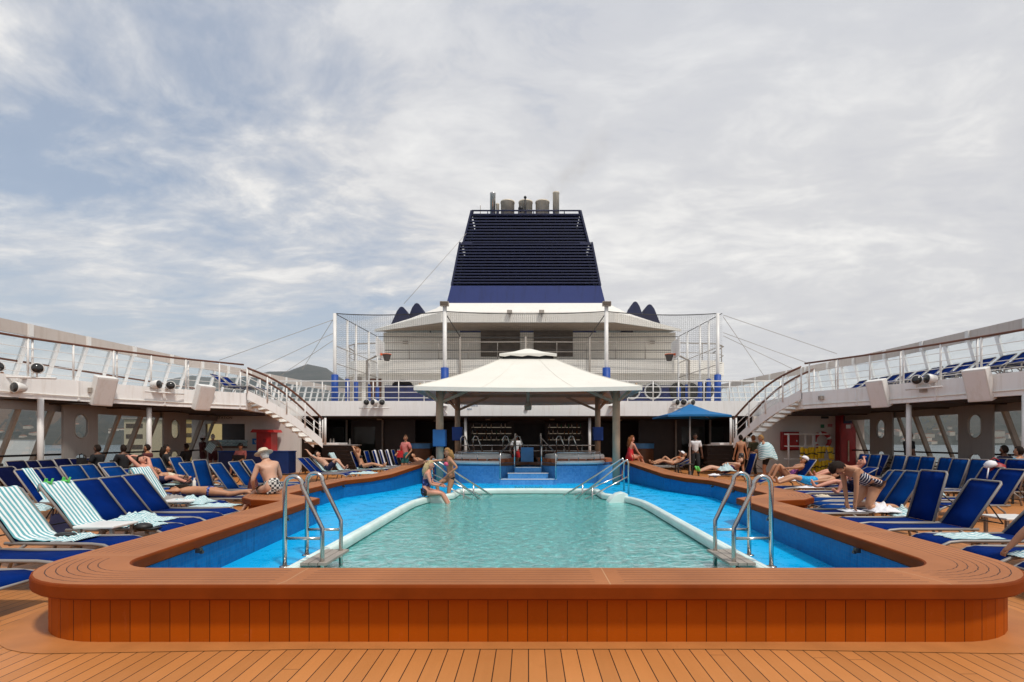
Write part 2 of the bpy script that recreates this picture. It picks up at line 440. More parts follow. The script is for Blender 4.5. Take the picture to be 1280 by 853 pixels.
# ------------------------------------------------------------------ people
def skin_bm(chains, sub=1):
    """chains: list of (points, radii, links) grown into one skinned surface; returns (verts, faces)"""
    me = bpy.data.meshes.new('grow'); vs, es, rs, roots = [], [], [], []
    for pts, rad, links in chains:
        b = len(vs); vs += [tuple(p) for p in pts]; rs += rad; roots.append(b)
        es += [(b + i, b + j) for i, j in links]
    me.from_pydata(vs, es, [])
    o = bpy.data.objects.new('grow', me); COL.objects.link(o)
    m = o.modifiers.new('s', 'SKIN'); m.use_smooth_shade = True
    for i, r in enumerate(rs):
        d = me.skin_vertices[0].data[i]; d.radius = (r, r) if isinstance(r, (int, float)) else r; d.use_root = i in roots
    if sub:
        u = o.modifiers.new('u', 'SUBSURF'); u.levels = sub; u.render_levels = sub
    dg = bpy.context.evaluated_depsgraph_get(); ev = o.evaluated_get(dg); em = ev.to_mesh()
    v2 = [v.co.copy() for v in em.vertices]; f2 = [tuple(p.vertices) for p in em.polygons]
    ev.to_mesh_clear(); bpy.data.objects.remove(o); bpy.data.meshes.remove(me)
    return v2, f2
def add_vf(mb, vf, mi=0):
    vs = [mb.bm.verts.new(v) for v in vf[0]]
    for f in vf[1]:
        try:
            q = mb.bm.faces.new([vs[i] for i in f]); q.smooth = True; q.material_index = mi
        except ValueError: pass
def chain(pts, rad): return (pts, rad, [(i, i + 1) for i in range(len(pts) - 1)])
def ik(a, t, l1, l2, pole):
    d = t - a; n = d.length; mx = (l1 + l2) * .999
    if n > mx: d = d * (mx / n); n = mx
    n = max(n, abs(l1 - l2) + .01); dn = d.normalized()
    x = (n * n + l1 * l1 - l2 * l2) / (2 * n); h = math.sqrt(max(0, l1 * l1 - x * x))
    p = V(pole) - dn * V(pole).dot(dn)
    if p.length < 1e-4: p = dn.orthogonal()
    return a + dn * x + p.normalized() * h, a + dn * n
def person(label, loc, yaw=0, torso=(0, 0, 1), front=(0, 1, 0), headup=None, headf=None, hands=None, feet=None,
           elbows=((-.5, -.6, -.4), (.5, -.6, -.4)), knees=((0, 1, .2), (0, 1, .2)), toes=((0, 1, -.1), (0, 1, -.1)), h=1.70, fem=False,
           skin='skin_fair', hair='hair_brown', long=0, hat=None, wear=(), group=None, hs=1.15, fat=1.0, palm=(0, -.4, -1)):
    k = h / 1.72
    up = V(torso).normalized(); fw = V(front); fw = (fw - up * fw.dot(up)).normalized(); rt = fw.cross(up)
    hu = V(headup or torso).normalized(); hf = V(headf or front); hf = (hf - hu * hf.dot(hu)).normalized(); hr = hf.cross(hu)
    P = V((0, 0, 0)); W = up * .16 * k; C = up * .32 * k; UC = up * .44 * k; NK = up * .535 * k
    sw = (.148 if fem else .172) * k; hw = (.09 if fem else .085) * k
    HC = NK + hu * .135 * k + hf * .018 * k
    spts = [P, W + fw * .01, C, UC - fw * .005, NK, NK + hu * .07 * k]
    srad = [r * k * fat for r in ((.125, .100, .118, .105) if fem else (.122, .114, .132, .115))] + [.052 * k, .05 * k]
    slink = [(0, 1), (1, 2), (2, 3), (3, 4), (4, 5)]
    joints = {}
    hands = hands or [(-.26, .05, -.30), (.26, .05, -.30)]
    feet = feet or [(-.1, .0, -.86), (.1, .0, -.86)]
    fingers = []
    for s, hd, el in ((-1, hands[0], elbows[0]), (1, hands[1], elbows[1])):
        sh = UC + rt * sw * s + up * .015; e, w = ik(sh, V(hd) * k, .285 * k, .255 * k, el)
        joints['sh%d' % s] = sh; joints['el%d' % s] = e; joints['wr%d' % s] = w
        b = len(spts); d = (w - e).normalized(); pl = V(palm)
        pn = pl - d * pl.dot(d); pn = pn.normalized() if pn.length > .05 else d.orthogonal(); sd = d.cross(pn)
        spts += [sh, sh.lerp(e, .5), e, e.lerp(w, .45), w, w + d * .05 * k, w + d * .085 * k]
        ar = [r * k * (1 if not fem else .86) * (.6 + .4 * fat) for r in (.066, .052, .042, .042, .027)] + [(.036 * k, .022 * k), (.034 * k, .017 * k)]
        srad += ar; slink += [(3, b)] + [(b + i, b + i + 1) for i in range(6)]
        for q, off in enumerate((-.03, -.01, .01, .029)):
            ln = (.068, .08, .076, .06)[q] * k; a0 = w + d * .075 * k + sd * off * k
            fingers.append(chain([a0 - d * .02, a0 + d * .02 * k, a0 + d * (ln * .55) + pn * ln * .18, a0 + d * ln * .95 + pn * ln * .5], [.0095 * k] * 2 + [.0088 * k, .0075 * k]))
        t0 = w + d * .025 * k - sd * .022 * k
        fingers.append(chain([t0, t0 - sd * .03 * k + d * .02 * k + pn * .008, t0 - sd * .042 * k + d * .055 * k + pn * .02 * k], [.012 * k, .0105 * k, .009 * k]))
    for s, ft, kn, te in ((-1, feet[0], knees[0], toes[0]), (1, feet[1], knees[1], toes[1])):
        hp = rt * hw * s - up * .03 * k; kn_, an = ik(hp, V(ft) * k, .435 * k, .425 * k, kn)
        joints['hp%d' % s] = hp; joints['kn%d' % s] = kn_; joints['an%d' % s] = an
        sd = (an - kn_).normalized(); t = V(te); t = t - sd * t.dot(sd) * .8; t.normalize()
        b = len(spts)
        spts += [hp, hp.lerp(kn_, .45), kn_, kn_.lerp(an, .35), an, an + sd * .045 * k + t * .03 * k, an + sd * .05 * k + t * .14 * k, an + sd * .055 * k + t * .19 * k]
        srad += [r * k * (.5 + .5 * fat) for r in ((.105, .088, .056, .055) if fem else (.098, .082, .056, .055))] + [.036 * k, .038 * k, (.042 * k, .026 * k), (.036 * k, .018 * k)]
        slink += [(0, b)] + [(b + i, b + i + 1) for i in range(7)]
    mb = MB(); add_vf(mb, skin_bm([(spts, srad, slink)] + fingers))
    # head with a face
    rot = Matrix((hr, hf, hu)).transposed()
    def head_pts(vs, grow=1.0):
        for v in vs:
            q = v.co.copy(); z = q.z
            if z < 0: q.x *= 1 - .32 * z * z; q.y = q.y * (1 - .18 * abs(z)) + .05 * abs(z)
            v.co = HC + rot @ V((q.x * .074 * k * grow, q.y * .092 * k * grow, q.z * .118 * k * grow))
    vs = mb.ball((0, 0, 0), 1, 18, 14); head_pts(vs)
    def hp_(x, y, z): return HC + rot @ V((x * k, y * k, z * k))
    for c, r, mi in (((0, .097, -.012), (.013, .018, .024), 0), ((0, .087, -.03), (.018, .014, .010), 0), ((-.075, -.005, -.005), (.012, .02, .03), 0), ((.075, -.005, -.005), (.012, .02, .03), 0),
                     ((-.029, .083, .012), (.014, .010, .008), 1), ((.029, .083, .012), (.014, .010, .008), 1), ((-.029, .084, .03), (.02, .008, .005), 3), ((.029, .084, .03), (.02, .008, .005), 3), ((0, .085, -.056), (.024, .012, .008), 2), ((0, .07, -.098), (.026, .022, .02), 0)):
        mb.ball(hp_(*c), tuple(x * k for x in r), 8, 6, rot, mi)
    body = mb.build('person', [skin, 'eye', 'lip', hair or 'hair_dark'], None)
    for p in body.data.polygons: p.use_smooth = True
    body.location = loc; body.rotation_euler = (0, 0, yaw); tag(body, label, 'person', group)
    if hair:
        mb = MB(); vs = mb.ball((0, 0, 0), 1, 20, 16)
        dl = [v for v in vs if (v.co.y > .28 and v.co.z < .42) or v.co.z < -.62 or (v.co.y > -.1 and v.co.z < -.25)]
        for v in vs: v.co *= 1 + .10 * noise.noise(v.co * 5)
        head_pts(vs, hs); bmesh.ops.delete(mb.bm, geom=dl, context='VERTS')
        if long:
            ts = [hp_(0, -.05, .03), hp_(.0, -.085, -.08), hp_(0, -.09, -.10) - up * .10 * long * k - fw * .02, hp_(0, -.085, -.1) - up * .22 * long * k - fw * .03]
            mb.tube(ts, .08 * k, 10, True, [.085 * k, .085 * k, .075 * k, .03 * k])
        mb.build('hair', hair, body, smooth=True)
    if hat:
        kind, hm = hat; mb = MB(); m4 = Matrix.Translation(HC) @ rot.to_4x4()
        if kind == 'hat': pr = [(.165, .045), (.17, .052), (.098, .066), (.092, .12), (.07, .148), (.0, .152)]
        elif kind == 'cap': pr = [(.092, .03), (.094, .07), (.078, .115), (.04, .138), (0, .142)]
        else: pr = [(.20, .03), (.205, .036), (.10, .06), (.095, .105), (.06, .14), (0, .142)]
        mb.lathe([(r * k, z * k) for r, z in pr], 20)
        for v in mb.bm.verts: v.co.y *= 1.12
        if kind == 'cap': mb.box((0, .125 * k, .045 * k), (.12 * k, .10 * k, .01), Matrix.Rotation(R(-8), 3, 'X'))
        bmesh.ops.transform(mb.bm, matrix=m4, verts=mb.bm.verts); mb.build('hat', hm, body, smooth=True)
    g = 1.0 if fat == 1 else (.5 + .5 * fat)
    def leg(s, a, b=None, rr=(.112, .10, .078)):
        hp, kn_, an = joints['hp%d' % s], joints['kn%d' % s], joints['an%d' % s]
        if a <= 1: return [hp, hp.lerp(kn_, a * .55), hp.lerp(kn_, a)], [rr[0] * k * g, rr[1] * k * g, (rr[2] + (1 - a) * .02) * k * g]
        return [hp, hp.lerp(kn_, .5), kn_, kn_.lerp(an, .5), kn_.lerp(an, a - 1)], [rr[0] * k * g, .098 * k * g, .074 * k, .068 * k, .055 * k]
    for kind, wm in wear:
        mb = MB(); ch = []
        if kind in ('shorts', 'trousers', 'briefs', 'capri'):
            a = {'shorts': .80, 'trousers': 1.93, 'briefs': .16, 'capri': 1.3}[kind]
            top = {'briefs': .05, 'shorts': .19}.get(kind, .14)
            pts = [P - up * .01, up * top * k]; rad = [.137 * k * fat, (.122 if not fem else .118) * k * fat + (0 if kind != 'briefs' else .012)]; ln = [(0, 1)]
            for s in (-1, 1):
                q, r = leg(s, a); b = len(pts); pts += q; rad += r; ln += [(0, b)] + [(b + i, b + i + 1) for i in range(len(q) - 1)]
            ch.append((pts, rad, ln))
        if kind == 'skirt':
            q = joints['kn-1'].lerp(joints['kn1'], .5); ch.append(chain([up * .12 * k, P.copy(), P.lerp(q, .55), P.lerp(q, .9)], [.118 * k, .15 * k, .17 * k, .185 * k]))
        if kind in ('onepiece', 'tank', 'tee'):
            b0 = P - up * .02 if kind == 'onepiece' else up * .0 * k
            grow = .012 if kind != 'tee' else .022
            pts = [b0, W + fw * .01, C, UC - up * .04 * k] if kind != 'tee' else [b0 - up * .03, W, C, UC, UC + up * .05 * k]
            rad = [.136 * k * fat, (.108 if fem else .122) * k * fat, (.128 if fem else .14) * k * fat, .112 * k * fat] if kind != 'tee' else [(.14) * k * fat, .134 * k * fat, .148 * k * fat, .13 * k * fat, .085 * k]
            ln = [(i, i + 1) for i in range(len(pts) - 1)]
            if kind == 'onepiece':
                for s in (-1, 1):
                    q, r = leg(s, .14); b = len(pts); pts += q[:2]; rad += [x * 1.02 for x in r[:2]]; ln += [(0, b), (b, b + 1)]
            if kind == 'tee':
                for s in (-1, 1):
                    sh, e = joints['sh%d' % s], joints['el%d' % s]; b = len(pts); pts += [sh, sh.lerp(e, .45), sh.lerp(e, .8)]; rad += [.082 * k, .072 * k, .068 * k]; ln += [(3, b), (b, b + 1), (b + 1, b + 2)]
            ch.append((pts, rad, ln))
        if kind == 'bra':
            a = C + up * .03 * k
            ch.append(chain([a - up * .025 * k, a + up * .025 * k], [.128 * k * fat, .124 * k * fat]))
            for s in (-1, 1): mb.ball(a + fw * .09 * k + rt * .06 * k * s, .06 * k, 10, 8)
        if kind == 'shoes':
            for s, te in ((-1, toes[0]), (1, toes[1])):
                kn_, an = joints['kn%d' % s], joints['an%d' % s]; sd = (an - kn_).normalized(); t = V(te); t = (t - sd * t.dot(sd) * .8).normalized()
                ch.append(chain([an + sd * .03 * k, an + sd * .05 * k + t * .1 * k, an + sd * .055 * k + t * .2 * k], [.05 * k, .048 * k, .036 * k]))
        if kind == 'bag':
            mb.box(P + rt * .16 + fw * .12 + up * .05, (.26, .10, .26))
            mb.tube([P + rt * .1 + fw * .12 + up * .17, UC + rt * .12 + fw * .08, UC + rt * .14 - fw * .08], .01, 6)
        if ch: add_vf(mb, skin_bm(ch))
        nm = {'onepiece': 'swimsuit', 'bra': 'bikini_top', 'briefs': 'bikini_bottom', 'tank': 'tank_top', 'tee': 'shirt', 'capri': 'trousers'}.get(kind, kind)
        mb.build(nm, wm, body, smooth=(kind != 'bag'))
    return body
STAND = dict(hands=[(-.27, .06, -.12), (.27, .06, -.12)], feet=[(-.1, .03, -.87), (.1, -.03, -.87)])
def seated(**k):                       # on a seat .42 m high, feet on the floor
    d = dict(hands=[(-.16, .30, .10), (.16, .30, .10)], feet=[(-.13, .46, -.40), (.13, .46, -.40)]); d.update(k); return d
def recline(a=40, **k):                # lying back at A degrees, legs along +y
    d = dict(torso=(0, -math.cos(R(a)), math.sin(R(a))), front=(0, math.sin(R(a)), math.cos(R(a))), headup=(0, -math.cos(R(a + 20)), math.sin(R(a + 20))), headf=(0, math.sin(R(a + 20)), math.cos(R(a + 20))),
             hands=[(-.30, .02, .02), (.30, .02, .02)], feet=[(-.1, .85, -.03), (.1, .84, -.03)], knees=((0, 0, 1), (0, 0, 1)), toes=((-.2, .25, 1), (.2, .25, 1)), elbows=((-1, -.4, 0), (1, -.4, 0))); d.update(k); return d
def prone(**k):
    d = dict(torso=(0, -1, .03), front=(0, 0, -1), headup=(0, -1, .1), headf=(.8, 0, -.5), hands=[(-.22, -.78, .02), (.22, -.78, .02)], feet=[(-.1, .86, .0), (.12, .85, .0)], knees=((0, 0, -1), (0, 0, -1)), toes=((0, 1, -.3), (0, 1, -.3)), elbows=((-1, -.2, 0), (1, -.2, 0))); d.update(k); return d
# ------------------------------------------------------------------ the setting: deck, pool, sea, hills
# bench stations for the right half: (outer x, outer y, inner x, inner y, top z)
ST = [(4.0, 18.8, 3.42, 18.8, .75), (4.55, 15.5, 3.97, 14.95, .50), (4.9, 14.7, 4.3, 14.1, .48), (5.3, 13.3, 4.7, 13.2, .48), (5.48, 10.6, 4.68, 10.5, .48), (5.42, 9.85, 4.66, 10.0, .48), (5.2, 9.3, 4.55, 9.86, .48), (4.85, 8.95, 4.25, 9.6, .48),
      (4.5, 8.85, 3.98, 9.4, .48), (4.26, 8.78, 3.74, 9.2, .48), (4.2, 6.6, 3.58, 6.6, .48), (4.14, 4.85, 3.47, 4.85, .48)]
for i in range(0, 11):
    a = R(-9 * i); ST.append((3.2 + .92 * math.cos(a), 4.6 + .92 * math.sin(a), 3.05 + .40 * math.cos(a), 4.6 + .40 * math.sin(a), .48))
ST.append((1.5, 3.68, 1.5, 4.2, .48)); ST.append((0, 3.68, 0, 4.2, .48))
ST = [(a, b, c, d, .455 if e == .48 else e) for a, b, c, d, e in ST]
FULL = ST + [(-a, b, -c, d, e) for a, b, c, d, e in reversed(ST[:-1])]
def outer_off(off):                   # station positions shifted inwards from the outer edge
    out = []
    for a, b, c, d, e in FULL:
        o, i = V((a, b)), V((c, d)); out.append(o + (i - o).normalized() * off)
    return out
def inner_off(off):
    out = []
    for a, b, c, d, e in FULL:
        o, i = V((a, b)), V((c, d)); out.append(i + (o - i).normalized() * off)
    return out
def pool_outline(off=0.0):
    h = [(2.68 + off, 4.55 - off), (2.72 + off, 8.0), (2.76 + off, 11.4), (2.74 + off, 12.3), (2.62 + off, 12.95), (2.40 + off * .8, 13.45 + off * .5), (2.22 + off * .6, 13.7 + off), (2.05 + off, 13.95 + off * .6), (2.02 + off, 15.2 + off), (1.0, 15.3 + off), (0, 15.33 + off)]
    return h + [(-x, y) for x, y in reversed(h[:-1])]
inw = inner_off(.05)
deck = MB(); deck.fill([[(-17, -8), (17, -8), (17, 33), (-17, 33)], pool_outline(.02)], 0)
tag(deck.build('deck', 'deck_teak'), kind='structure')
ap = MB()
o1 = outer_off(.12); o2 = []
for (a, b_, c_, d_, e_), p0, p1 in zip(FULL, outer_off(-.02), outer_off(-.17)):
    k = min(1, max(0, (abs(a) - 2.6) / 1.2)); o2.append(p0.lerp(p1, k * k * (3 - 2 * k)))
ap.strip([[(p.x, p.y, .005) for p in o1], [(p.x, p.y, .005) for p in o2]], smooth=False)
tag(ap.build('deck_border', mat('border_teak', (.46, .175, .048), .5, var=.12)), kind='structure')
wet = MB(); wet.fill([[(p.x, p.y) for p in inw] , pool_outline(-.02)], .006)
tag(wet.build('wet_deck_floor', 'wet_blue'), kind='structure')
# the pool
pool = thing('swimming_pool', 'long swimming pool of turquoise water with pale mint rim sunk in blue deck', 'swimming pool', (0, 9, 0))
def at0(o, t):                        # keep a child's mesh coordinates in the world while its thing sits elsewhere
    o.matrix_parent_inverse = Matrix.Translation(t.location).inverted() if t.rotation_euler.z == 0 else (Matrix.Translation(t.location) @ Matrix.Rotation(t.rotation_euler.z, 4, 'Z')).inverted()
    return o
po = pool_outline()
b = MB(); n = len(po)
b.strip([[(x, y, .05) for x, y in po + po[:1]], [(x, y, -.30) for x, y in po + po[:1]], [(x, y, -1.5) for x, y in po + po[:1]]], smooth=False)
b.fill([po], -1.5)
at0(b.build('basin', 'basin_tile', pool), pool)
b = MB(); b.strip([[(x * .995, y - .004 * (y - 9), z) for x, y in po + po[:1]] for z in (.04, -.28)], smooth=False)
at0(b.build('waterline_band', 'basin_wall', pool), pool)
rim = []
prof = [(-.04, -.10), (-.055, -.03), (-.05, .02), (-.03, .043), (.03, .05), (.07, .042), (.098, .018), (.10, -.02)]
rings = [[(x, y, dz) for x, y in pool_outline(d)] for d, dz in prof]
rings = [r + r[:1] for r in rings]
b = MB(); b.strip(rings)
at0(b.build('rim', 'mint', pool, smooth=True), pool)
at0(text('marking', 'NO DIVING', .16, (0.02, 15.40, .064), (R(20), 0, 0), 'cloth_teal', pool), pool)
wb = MB(); wb.fill([pool_outline(.0)], -.12)
tag(wb.build('water', 'pool_water'), kind='structure')
for s, nm in ((-1, 'left'), (1, 'right')):
    b = MB()
    pr = [(-.02, -.25), (-.02, .10), (.10, .135), (.24, .10), (.40, -.02), (.50, -.16), (.5, -.25)]
    rows = []
    for dy in (0, .06, .42, .48):
        g = .94 if dy in (0, .48) else 1
        rows.append([(s * (2.55 - x) , 13.15 + dy, z * g) for x, z in pr])
    b.strip(rows); 
    b.face(rows[0]); b.face(rows[-1])
    o = b.build('pool_spout', 'mint', None)
    tag(o, 'pale mint moulded spout block on the %s back corner of the pool rim' % nm, 'pool spout', 'mint spout blocks on the pool rim')
# bench round the pool
bench = thing('pool_bench', 'low teak bench with rounded corners and slatted front running round the pool', 'bench', (0, 3.57, 0))
def station_uv():
    us = [0]
    for i in range(1, len(FULL)):
        a, b_ = FULL[i - 1], FULL[i]
        us.append(us[-1] + math.hypot((a[0] + a[2] - b_[0] - b_[2]) / 2, (a[1] + a[3] - b_[1] - b_[3]) / 2))
    mid = us[len(us) // 2]
    return [u - mid for u in us]
US = station_uv()
rows, uvr = [], []
for (a, b_, c, d, z), u in zip(FULL, US):
    o, i = V((a, b_)), V((c, d)); w = (i - o).length; t = (i - o) / w
    sec = [(.02, -.115), (.003, -.10), (0, -.02), (.006, -.006), (.02, 0)]
    lo = [(o + t * x, z + y, x) for x, y in sec]; hi = [(i - t * x, z + y, w - x) for x, y in reversed(sec)]
    pts = [(p.x, p.y, zz) for p, zz, v in lo + hi]; pts.append(pts[0])
    rows.append(pts); uvr.append([(u, v) for p, zz, v in lo + hi] + [(u, 0)])
top = MB(); vr = [[top.bm.verts.new(p) for p in r[:-1]] for r in rows]
for i in range(len(rows) - 1):
    m = len(vr[0])
    for j in range(m):
        k = (j + 1) % m
        f = top.bm.faces.new((vr[i][j], vr[i + 1][j], vr[i + 1][k], vr[i][k]))
        for l, (p, q) in zip(f.loops, ((i, j), (i + 1, j), (i + 1, k), (i, k))): l[top.uv].uv = uvr[p][q]
        f.material_index = 0 if j == 4 else 1; f.smooth = True
top.bm.faces.new(vr[0]); top.bm.faces.new(vr[-1])
so_ = at0(top.build('seat_top', ['bench_top', 'bench_lip'], bench), bench); so_.data.set_sharp_from_angle(angle=R(22))
f_ = outer_off(.11); fw_ = MB()
fu = [0]
for i in range(1, len(f_)): fu.append(fu[-1] + (f_[i] - f_[i - 1]).length)
fm = fu[len(fu) // 2]; fu = [x - fm for x in fu]
fw_.strip([[(p.x, p.y, .0) for p in f_], [(p.x, p.y, s[4] - .11) for p, s in zip(f_, FULL)]], [[(u, 0) for u in fu], [(u, .4) for u in fu]], smooth=False)
at0(fw_.build('front_panel', 'bench_front', bench), bench)
iw = MB()
iu = [0]
for i in range(1, len(inw)): iu.append(iu[-1] + (inw[i] - inw[i - 1]).length)
iw.strip([[(p.x, p.y, .0) for p in inw], [(p.x, p.y, s[4] - .10) for p, s in zip(inw, FULL)]], [[(u, 0) for u in iu], [(u, s[4] - .1) for u, s in zip(iu, FULL)]], smooth=False)
at0(iw.build('inner_panel', 'blue_tile', bench), bench)
for i in range(10, len(FULL) - 10, 1):
    pass
for x, y in ((3.50, 5.4), (3.62, 7.6), (4.68, 11.6), (4.68, 12.9)):
    for s in (-1, 1):
        b = MB(); b.box((0, 0, 0), (.05, .05, .05)); b.box((-.03 * s, 0, -.02), (.03, .03, .03))
        at0(b.build('under_lip_light', 'lamp_dark', bench, loc=(s * (x - .03), y, .335)), bench)

# raised spa terrace with steps
spa = thing('spa_terrace', 'raised spa terrace with blue tiled curved wall and three centre steps behind the pool', 'terrace', (0, 18, 0))
wl = [(-3.45, 18.8), (-2.95, 18.55), (-2.65, 18.1), (-2.4, 17.75), (-1.8, 17.6), (-.98, 17.5)]
for s in (-1, 1):
    b = MB(); q = [(-s * x, y) for x, y in wl]; uu = [0]
    for a, c in zip(q, q[1:]): uu.append(uu[-1] + math.dist(a, c))
    b.strip([[(x, y, 0) for x, y in q], [(x, y, .70) for x, y in q]], [[(u, 0) for u in uu], [(u, .7) for u in uu]], smooth=False)
    e = [(-s * x, y) for x, y in ((-.98, 17.5), (-.45, 18.2), (-.36, 18.9))]
    b.strip([[(x, y, 0) for x, y in e], [(x, y, .70) for x, y in e]], [[(0, 0), (.9, 0), (1.6, 0)], [(0, .7), (.9, .7), (1.6, .7)]], smooth=False)
    at0(b.build('tiled_wall', 'spa_tile', spa), spa)
    b = MB(); b.tube([(-s * x, y, .715) for x, y in wl[2:]], .065, 8)
    at0(b.build('white_edge', 'spa_white', spa, smooth=True), spa)
    b = MB(); b.prism([(-s * x, y) for x, y in wl] + [(-s * .36, 18.9), (-s * .36, 23.4), (s * 3.4, 23.4)], .60, .695)
    at0(b.build('terrace_top', 'wood_mid', spa), spa)
for i, (y, z, hw) in enumerate(((17.0, .19, .95), (17.3, .37, .68), (17.6, .55, .46))):
    b = MB(); b.prism([(-hw, y), (hw, y), (min(hw, .44), 18.9), (-min(hw, .44), 18.9)], 0 if i == 0 else z - .18, z)
    for f in b.bm.faces:
        for l in f.loops: l[b.uv].uv = (l.vert.co.x, l.vert.co.z)
    o = at0(b.build('step', 'spa_tile', spa), spa)
    b = MB(); b.bx((-hw - .01, y - .012, z - .012), (hw + .01, y + .07, z + .012)); b.build('nosing', 'spa_white', o)
b = MB(); b.bx((-.26, 18.75, .55), (.2, 18.9, 1.22)); b.bx((-.26, 18.9, .55), (.2, 20.4, 1.2))
for f in b.bm.faces:
    for l in f.loops: l[b.uv].uv = (l.vert.co.x, l.vert.co.z)
at0(b.build('blue_pedestal', 'light_blue', spa), spa)
for s in (-1, 1):
    t = thing('spa_tub', 'round white whirlpool tub sunk in the terrace %s of the blue steps' % ('left' if s < 0 else 'right'), 'hot tub', (s * 1.75, 19.3, .70), 0, 'whirlpool tubs on the spa terrace')
    b = MB(); b.lathe([(1.05, -.08), (1.12, 0), (1.12, .2), (1.08, .26), (.98, .27), (.94, .22), (.9, -.05)], 32); b.build('rim', 'spa_white', t)
    b = MB(); b.lathe([(.0, .14), (.93, .14)], 24); b.build('water', 'pool_water', t)
    b = MB(); b.lathe([(.95, .04), (.0, -.02)], 24); b.build('basin', 'basin_tile', t)
    b = MB()
    for a in range(0, 360, 30): b.box((1.25 * math.cos(R(a)), 1.25 * math.sin(R(a)), .05), (.24, .55, .14), Matrix.Rotation(R(a), 3, 'Z'))
    b.build('timber_surround', 'terracotta', t)

# sea, hills, town
b = MB(); b.fill([[(9000 * math.cos(R(a)), 9000 * math.sin(R(a))) for a in range(0, 360, 6)]], -20)
tag(b.build('sea', 'sea'), kind='structure')
ENV = [(-2500, 30), (-600, 34), (0, 34), (150, 52), (250, 74), (325, 80), (344, 88), (354, 84), (374, 91), (392, 94), (406, 91), (422, 82), (445, 68), (490, 55), (560, 46), (660, 36), (900, 28), (1060, 36), (1140, 40), (1210, 34), (1290, 42), (1400, 34), (2000, 40), (4000, 30)]
ENV = [(a, x - (5 if 300 < a < 500 else 2)) for a, x in ENV]
def env(px):
    for (a, x), (c, y) in zip(ENV, ENV[1:]):
        if a <= px <= c: t = (px - a) / (c - a); t = t * t * (3 - 2 * t); return x + (y - x) * t
    return 30
b = MB(); rows = []
for k in range(34):
    r = 2800 + (5600 - 2800) * (k / 33) ** 1.4; row = []
    for j in range(261):
        px = -2400 + j * 24; th = math.atan2(px - CX, FPX); x, y = r * math.sin(th), r * math.cos(th)
        t = k / 33
        ridge = env(px) / 640 * 4920
        hgt = ridge * (min(1, t / .82) ** 1.25) * (1 if t < .85 else 1 - (t - .85) * 2)
        nz = noise.fractal(V((x * .0016, y * .0016, 1.3)), .9, 2.1, 5)
        row.append((x, y, -22 + max(0, hgt * (1 + .22 * nz * (1 - t * .85)) + 24 * t * nz)))
    rows.append(row)
b.strip(rows)
m, nt, bs = new_mat('hill'); MATS['hill'] = m
nn = noise_out(nt, scalev(nt, pos(nt), (.004, .004, .012)), 2.0, 8, .68)
n2 = noise_out(nt, scalev(nt, pos(nt), (.03, .03, .03)), 1.0, 4, .7)
base = ramp(nt, math_(nt, 'ADD', math_(nt, 'MULTIPLY', nn, .6), math_(nt, 'MULTIPLY', n2, .4)), [(.36, (.022, .032, .026)), (.52, (.045, .05, .042)), (.68, (.10, .088, .07))])
nt.links.new(base, bs.inputs['Base Color']); bs.inputs['Roughness'].default_value = .95
tag(b.build('hills', 'hill'), kind='structure')
mat('house_pale', (.55, .50, .43), .8); mat('house_roof', (.30, .12, .07), .8)
random.seed(5)
hs = []
for i in range(44):
    px = random.choice((random.uniform(1095, 1290), random.uniform(1095, 1290), random.uniform(0, 250)))
    r = random.uniform(2830, 3300); th = math.atan2(px - CX, FPX)
    x, y = r * math.sin(th), r * math.cos(th)
    t = ((r - 2800) / 2800) ** (1 / 1.4); z = -22 + env(px) / 640 * 4920 * (min(1, t / .82) ** 1.25) * .95
    w, d, h = random.uniform(16, 45), random.uniform(12, 22), random.uniform(9, 24)
    side = 'right' if px > 660 else 'left'
    t_ = thing('house', 'pale %s shore house on the far hillside seen through the %s deck windows' % ('tall' if h > 16 else 'low', side), 'house', (x, y, z), random.uniform(-.6, .6), 'houses on the far %s shore' % side)
    b = MB(); b.bx((-w / 2, -d / 2, -6), (w / 2, d / 2, h)); b.build('wall', 'house_pale', t_)
    b = MB(); b.prism_y([(-w / 2 - .5, h), (w / 2 + .5, h), (0, h + 3)], -d / 2 - .4, d / 2 + .4); b.build('roof', 'house_roof', t_)
def harbour(label, px0, px1, Y, z1, col, floors, z0=-20):
    t = thing('harbour_building', label, 'building', (wx((px0 + px1) / 2, Y), Y, z0)); w = abs(wx(px1, Y) - wx(px0, Y)); h = z1 - z0
    b = MB(); b.bx((-w / 2, 0, 0), (w / 2, 14, h)); b.build('wall', col, t)
    b = MB(); b.bx((-w / 2 - .4, -.4, h), (w / 2 + .4, 14.4, h + .5)); b.build('roof', 'warm_grey', t)
    for i in range(floors):
        z = h - (i + .6) * 3.1
        if z < 1: break
        b = MB(); b.bx((-w / 2 + .6, -.06, z - .7), (w / 2 - .6, .1, z + .6)); b.build('window_band', 'louvre_brown', t)
mat('harbour_cream', (.55, .47, .33), .7); mat('harbour_yellow', (.55, .40, .16), .7)
harbour('cream harbour building with dark window bands outside the left deck windows', 155, 181, 150, 7.5, 'harbour_cream', 9)
harbour('yellow harbour building outside the window beside the towel station', 206, 250, 165, 8.0, 'harbour_yellow', 7)
harbour('long low white warehouse on the quay seen through the left windows', -40, 36, 420, 1.6, 'white_paint', 0)

